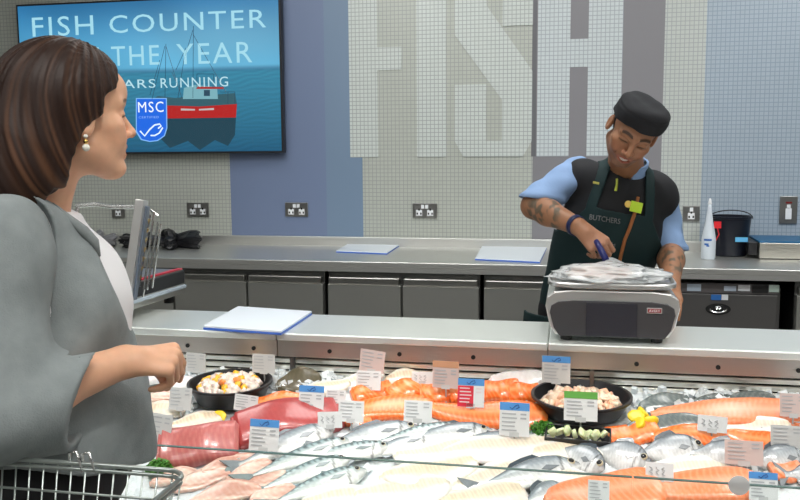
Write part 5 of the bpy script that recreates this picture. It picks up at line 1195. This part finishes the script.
def colW(V):
    q = local(V, hW, RhW)*1.03; C = np.tile(np.array(SKW, np.float32), (len(V), 1)); hm = np.linalg.norm(q, axis=1) < .15
    C[hm] = face_colour(q[hm], SKW, (.55, .17, .14), (.09, .045, .028), .021)
    k = np.clip(1-np.linalg.norm(V-(wr1+hd1*.12-upv*.03), axis=1)/.06, 0, 1)*.35; return C*(1-k[:, None])+np.array((.62, .28, .19))*k[:, None]
woman = empty('person', (float(OW[0]), float(OW[1]), 0), 'long haired woman in a loose grey jacket reaching towards the fish with her right hand', 'person')
lo, hi = bounds([hW, LW(-.1, 0, .95), el1, wr1+hd1*.1, el2, sh1, sh2, wr2], .14)
shell('body', bodyW, lo, hi, .0026, skinmat('skin_fair'), woman, colW)
# finer face: teeth and eyes
teeth_eyes(hW, RhW/1.03, woman, True, .0025)
def hq(P): return local(P, hW, RhW)*1.03
HZ = [-.3, -.09, -.05, -.026, -.017, -.008, .0, .02, .034, .044, .086, .105, .2]; HY = [-.055, -.040, -.022, -.006, .004, .018, .027, .028, .036, .060, .082, .11, .2]
def hairW(P):
    q = hq(P); x, y, z = q[:, 0], q[:, 1], q[:, 2]; hy = np.interp(z, HZ, HY)
    f = ell(q, (0, -.014, .038), (.086, .109, .096))
    g = cap(q, (0, -.045, .01), (0, -.088, -.085), .088, .088); g = smin(g, cap(q, (0, -.085, -.06), (.0, -.130, -.150), .086, .066), .05); g = smin(g, cap(q, (0, -.13, -.15), (0, -.150, -.27), .066, .045), .04); f = smin(f, g, .05)
    th_ = np.arctan2(x, -y+.03); ang = th_+.5*np.sin(z*14+1)*.25
    f = f+.0011*np.sin(ang*23+z*18)+.0008*np.sin(ang*57-z*25)+.0006*np.sin(ang*130+z*30)+.004*np.sin(z*32+x*20)*np.clip(-z*8, 0, 1)
    # parting groove and front hairline
    f = f+.004*np.exp(-((x-.012)/.004)**2)*(z > .06)
    f = smax(f, (y-hy)*.8+.001*np.sin(z*300), .010)
    nk = cap(P, hW-yW*.030-zW*.06, LW(.035, 0, 1.385), .052, .058); f = smax(f, -nk, .006)
    f = smax(f, -(z+.135+np.clip(-1.8*(y+.07), 0, .13)+.008*np.sin(ang*9)), .012); return f/1.03
def hcol(V):
    q = hq(V); a = np.arctan2(q[:, 0], -q[:, 1]+.03)+.12*np.sin(q[:, 2]*14+1); s = .5+.5*np.sin(a*70+q[:, 2]*12+2*np.sin(a*23)); s2 = .5+.5*np.sin(a*31+1.7*np.sin(a*9))
    k = np.clip(s*s2*(.45+np.clip(.06-q[:, 2], 0, .2)*5), 0, 1); return np.array((.020, .009, .006))*(1-k[:, None])+np.array((.095, .043, .022))*k[:, None]
HAIRM = mat('hair_brown', (1, 1, 1), rough=.5, attr=True, spec=.28)
hair = shell('hair', hairW, hW-np.array((.36, .36, .34)), hW+np.array((.2, .2, .2)), .0028, HAIRM, woman, hcol)
# earring: small pearl with a gold link
e0 = hW+(RhW@np.array((.0850, -.010, -.048), np.float32))/1.0
t = empty('earring', Vector(e0.tolist()), None, None); t.parent = woman; t.location = Vector(e0.tolist())-woman.location
for nm, dz, r, m_ in (('pearl', -.012, .0062, mat('pearl', (.78, .76, .68), rough=.15)), ('gold_link', .000, .0042, mat('gold', (.75, .5, .15), rough=.2, metal=1)), ('pearl_stud', .010, .0036, mat('pearl', (.78, .76, .68)))):
    bm = bmesh.new(); bmesh.ops.create_uvsphere(bm, u_segments=16, v_segments=12, radius=r); me = bpy.data.meshes.new(nm); bm.to_mesh(me); bm.free(); me.polygons.foreach_set('use_smooth', [True]*len(me.polygons))
    me.transform(Matrix.Translation(Vector(e0.tolist())+Vector((-.001, -.004, dz*.85)))); link(nm, me, m_, t)
# white top
def chest(q, g=0.0):
    t_ = ell(q, (.005, 0, 1.19), (.118+g, .165+g, .26+g)); t_ = smin(t_, ell(q, (.088, 0, 1.205), (.094+g, .125+g, .125+g)), .06)
    t_ = smin(t_, ell(q, (.025, 0, .99), (.140+g, .165+g, .20+g)), .08); t_ = smin(t_, cap(q, (-.01, -.125, 1.355), (-.01, .125, 1.355), .046+g), .06)
    return smin(t_, cap(q, (.02, 0, 1.36), (.030, 0, 1.395), .072+g, .064+g), .04)
def topW(P):
    q = local(P, OW, RW); f = chest(q, .006)+.0012*wob(P, 40, 31); f = smax(f, q[:, 2]-(1.400-.30*np.clip(q[:, 0], -.05, .12)), .004); return smax(f, -(q[:, 2]-1.02), .004)
shell('white_top', topW, *bounds([LW(-.16, -.2, 1.0), LW(.22, .2, 1.43), LW(-.16, .2, 1), LW(.22, -.2, 1.4)], .04), .0045, mat('top_white', (.78, .78, .80), rough=.8), woman)
def jacketW(P):
    q = local(P, OW, RW); a, b, z = q[:, 0], q[:, 1], q[:, 2]; ab = np.abs(b)
    f = chest(q, .017); f = smin(f, ell(q, (.050, 0, .95), (.160, .180, .19)), .05)
    fold = .010*np.sin(b*34+z*9+1)*np.clip((1.22-z)*4, 0, 1)+.006*np.sin(a*38-z*26)*np.clip((1.32-z)*5, 0, 1)+.003*wob(P, 22, 41); f = f+fold; f0 = f
    f = smax(f, -(smin(cap(P, sh1, el1+UPW*.01, .072, .078), ell(P, sh1, (.075, .075, .070)), .03)-.006), .004)
    f = smax(f, z-(1.425-.05*np.clip(a, -.1, .1)), .006)
    ae = np.interp(z, [1.08, 1.15, 1.228, 1.278, 1.344, 1.39, 1.411, 1.45], [.25, .186, .162, .143, .118, .070, .040, -.02]); op = np.minimum(a-ae, .15-ab)
    f = smax(f, op, .006); ny = cap(P, hW-yW*.03-zW*.06, LW(.035, 0, 1.385), .060, .068); f = smax(f, -ny, .006)
    f = smax(f, -(z-.985+.32*np.clip(a, -.1, .2)*(a > 0)), .006); inner = f0+.012
    return smax(f, -smax(inner, z-1.03, .01), .003)
JK = mat('jacket_grey', (.235, .265, .27), rough=.85, bump=.5, bscale=420, var=.10, vscale=30)
shell('jacket', jacketW, *bounds([LW(-.2, -.24, .88), LW(.27, .24, 1.45), LW(-.2, .24, .9), LW(.27, -.24, 1.45)], .05), .0042, JK, woman)
# lapel edge rolling outward at the neckline
b = MB(); pts = [LW(a, bb, z) for a, bb, z in ((.066, .090, 1.392), (.088, .092, 1.370), (.112, .090, 1.345), (.128, .084, 1.325), (.134, .080, 1.30))]
b.tube([Vector(p.tolist()) for p in pts], [.003, .006, .010, .009, .004], 10); b.build('lapel', JK, woman, smooth=True)
# sleeves
cut1 = V3(W(81, 414, 1.33)); cn1 = nrm(rt*.96-upv*.24+fw*.1)
fa = nrm(V3(W(85, 392, 1.35))-el1)
def sleeveW(P):
    f = cap(P, sh1-UPW*.0, el1+UPW*.01, .072, .078); f = smin(f, ell(P, sh1+np.array((0, 0, -.0), np.float32), (.075, .075, .070)), .03)
    bell = cap(P, el1-upv*.006, el1+fa*.20-upv*.012, .080, .084); f = smin(f, bell, .035)
    f = f+.0045*wob(P, 26, 51)+.004*np.sin((P@(fa*.5+UPW))*48+1)*np.exp(-(np.linalg.norm(P-el1, axis=1)/.12)**2)
    r = half(P, cut1, cn1); f = smax(f, r, .004)
    inn = cap(P, el1+fa*.06, el1+fa*.26-upv*.012, .070, .077); return smax(f, -inn, .004)
shell('sleeve', sleeveW, *bounds([sh1, el1, cut1, el1+fa*.2], .13), .0042, JK, woman)
def sleeve2(P):
    f = cap(P, sh2, el2, .066, .068); f = smin(f, cap(P, el2, el2+(wr2-el2)*.55, .066, .070), .03)+.003*wob(P, 26, 52); return smax(f, half(P, el2+(wr2-el2)*.55, wr2-el2), .004)
shell('sleeve', sleeve2, *bounds([sh2, el2, wr2], .12), .006, JK, woman)
# trousers and shoes
def trW(P):
    q = local(P, OW, RW); f = ell(q, (.025, 0, .93), (.155, .175, .13))
    for s in (-1, 1): f = smin(f, cap(q, (.02, s*.085, .86), (.02, s*.09, .50), .100, .080), .05); f = smin(f, cap(q, (.02, s*.09, .50), (-.0, s*.10, .10), .080, .075), .03)
    f = f+.002*wob(P, 20, 61); f = smax(f, q[:, 2]-1.02, .006); return smax(f, -(q[:, 2]-.06), .01)
shell('trousers', trW, *bounds([LW(-.2, -.25, .03), LW(.2, .25, 1.05), LW(.2, -.25, .03), LW(-.2, .25, 1)], .03), .008, mat('trousers_black', (.012, .012, .014)), woman)
def shW(P, s):
    q = local(P, OW, RW); f = ell(q, (.05, s*.10, .04), (.125, .042, .045)); f = smin(f, cap(q, (-.01, s*.1, .05), (-.01, s*.1, .09), .042), .03); return smax(f, -(q[:, 2]-.004), .004)
for s in (-1, 1): shell('shoe', lambda P: shW(P, s), *bounds([LW(-.1, s*.1, .0), LW(.2, s*.1, .12)], .06), .006, BPLAS, woman)
# ================================================================== wire shopping trolley
WIRE = mat('trolley_wire', (.42, .47, .45), rough=.3, metal=.8)
zr = 1.03; cR = atZ(184, 476, zr); yfar = atZ(90, 464.5, zr).y; xr = cR.x; xl = xr-.62; ynr = yfar-.42
t = empty('shopping_trolley', ((xl+xr)/2, yfar-.2, 0), 'wire shopping trolley in front of the woman at the lower left', 'shopping trolley')
def loop(name, z, g, r): 
    b = MB(); rr_ = .03; pts = []
    for cx, cy_, a0 in ((xr-g-rr_, yfar-g-rr_, 0), (xl+g+rr_, yfar-g-rr_, PI/2), (xl+g+rr_, ynr+g+rr_, PI), (xr-g-rr_, ynr+g+rr_, 1.5*PI)):
        for k in range(5): a = a0+PI/2*k/4; pts.append((cx+rr_*math.cos(a), cy_+rr_*math.sin(a), z))
    b.tube(pts+[pts[0]], r, 8); return b.build(name, WIRE, t, smooth=True)
loop('rim', zr, 0, .0036); loop('rim', zr-.008, .001, .0030); loop('hoop', zr-.042, .006, .0020)
for k in range(1, 6): loop('hoop', zr-.042-.045*k, .006+.006*k, .0018)
b = MB(); zb_ = zr-.27; n = int(.60/.0225)
for k in range(n+1):
    x = xl+.01+k*.0225; xo = (xl+xr)/2+(x-(xl+xr)/2)*.90
    for yy, yb2 in ((yfar, yfar-.042), (ynr, ynr+.042)): b.tube([(x, yy, zr-.004), (xo, yb2, zb_)], .0014, 5)
    b.tube([(xo, yfar-.042, zb_), (xo, ynr+.042, zb_)], .0014, 5)
for k in range(18):
    y = ynr+.01+k*.0225; yo = (yfar+ynr)/2+(y-(yfar+ynr)/2)*.82
    for xx, xb2 in ((xl, xl+.03), (xr, xr-.03)): b.tube([(xx, y, zr-.004), (xb2, yo, zb_)], .0014, 5)
    b.tube([(xl+.03, yo, zb_), (xr-.03, yo, zb_)], .0014, 5)
wires = b.build('wire_mesh', WIRE, t, smooth=True); wires['kind'] = 'stuff'
for px_ in (72, 86):
    c = atZ(px_, 462, zr+.004); b = MB(); b.tube([(c.x-.008, yfar+.002, zr-.012), (c.x-.006, yfar-.002, zr+.016), (c.x+.008, yfar-.006, zr+.020), (c.x+.014, yfar-.002, zr-.01)], .0022, 6); b.build('hinge_clip', CHROME, t, smooth=True)
for x, y in ((xl+.06, yfar-.06), (xr-.06, yfar-.06), (xl+.06, ynr+.06), (xr-.06, ynr+.06)):
    lg = MB().tube([(x, y, zb_-.002), (x, y, .11)], .010, 10).build('leg', WIRE, t, smooth=True)
    MB().lathe([(.045, -.012), (.05, -.008), (.05, .008), (.045, .012)], (x, y, .051), 24, M=Matrix.Rotation(PI/2, 3, 'X')).build('wheel', BPLAS, lg, smooth=True)
    MB().box(x-.012, x+.012, y-.02, y+.02, .105, .125).build('caster_fork', CHROME, lg)
MB().tube([(xl, ynr+.05, zr), (xl-.1, ynr+.05, zr+.04), (xl-.1, yfar-.05, zr+.04), (xl, yfar-.05, zr)], .012, 12).build('handle', BPLAS, t, smooth=True)
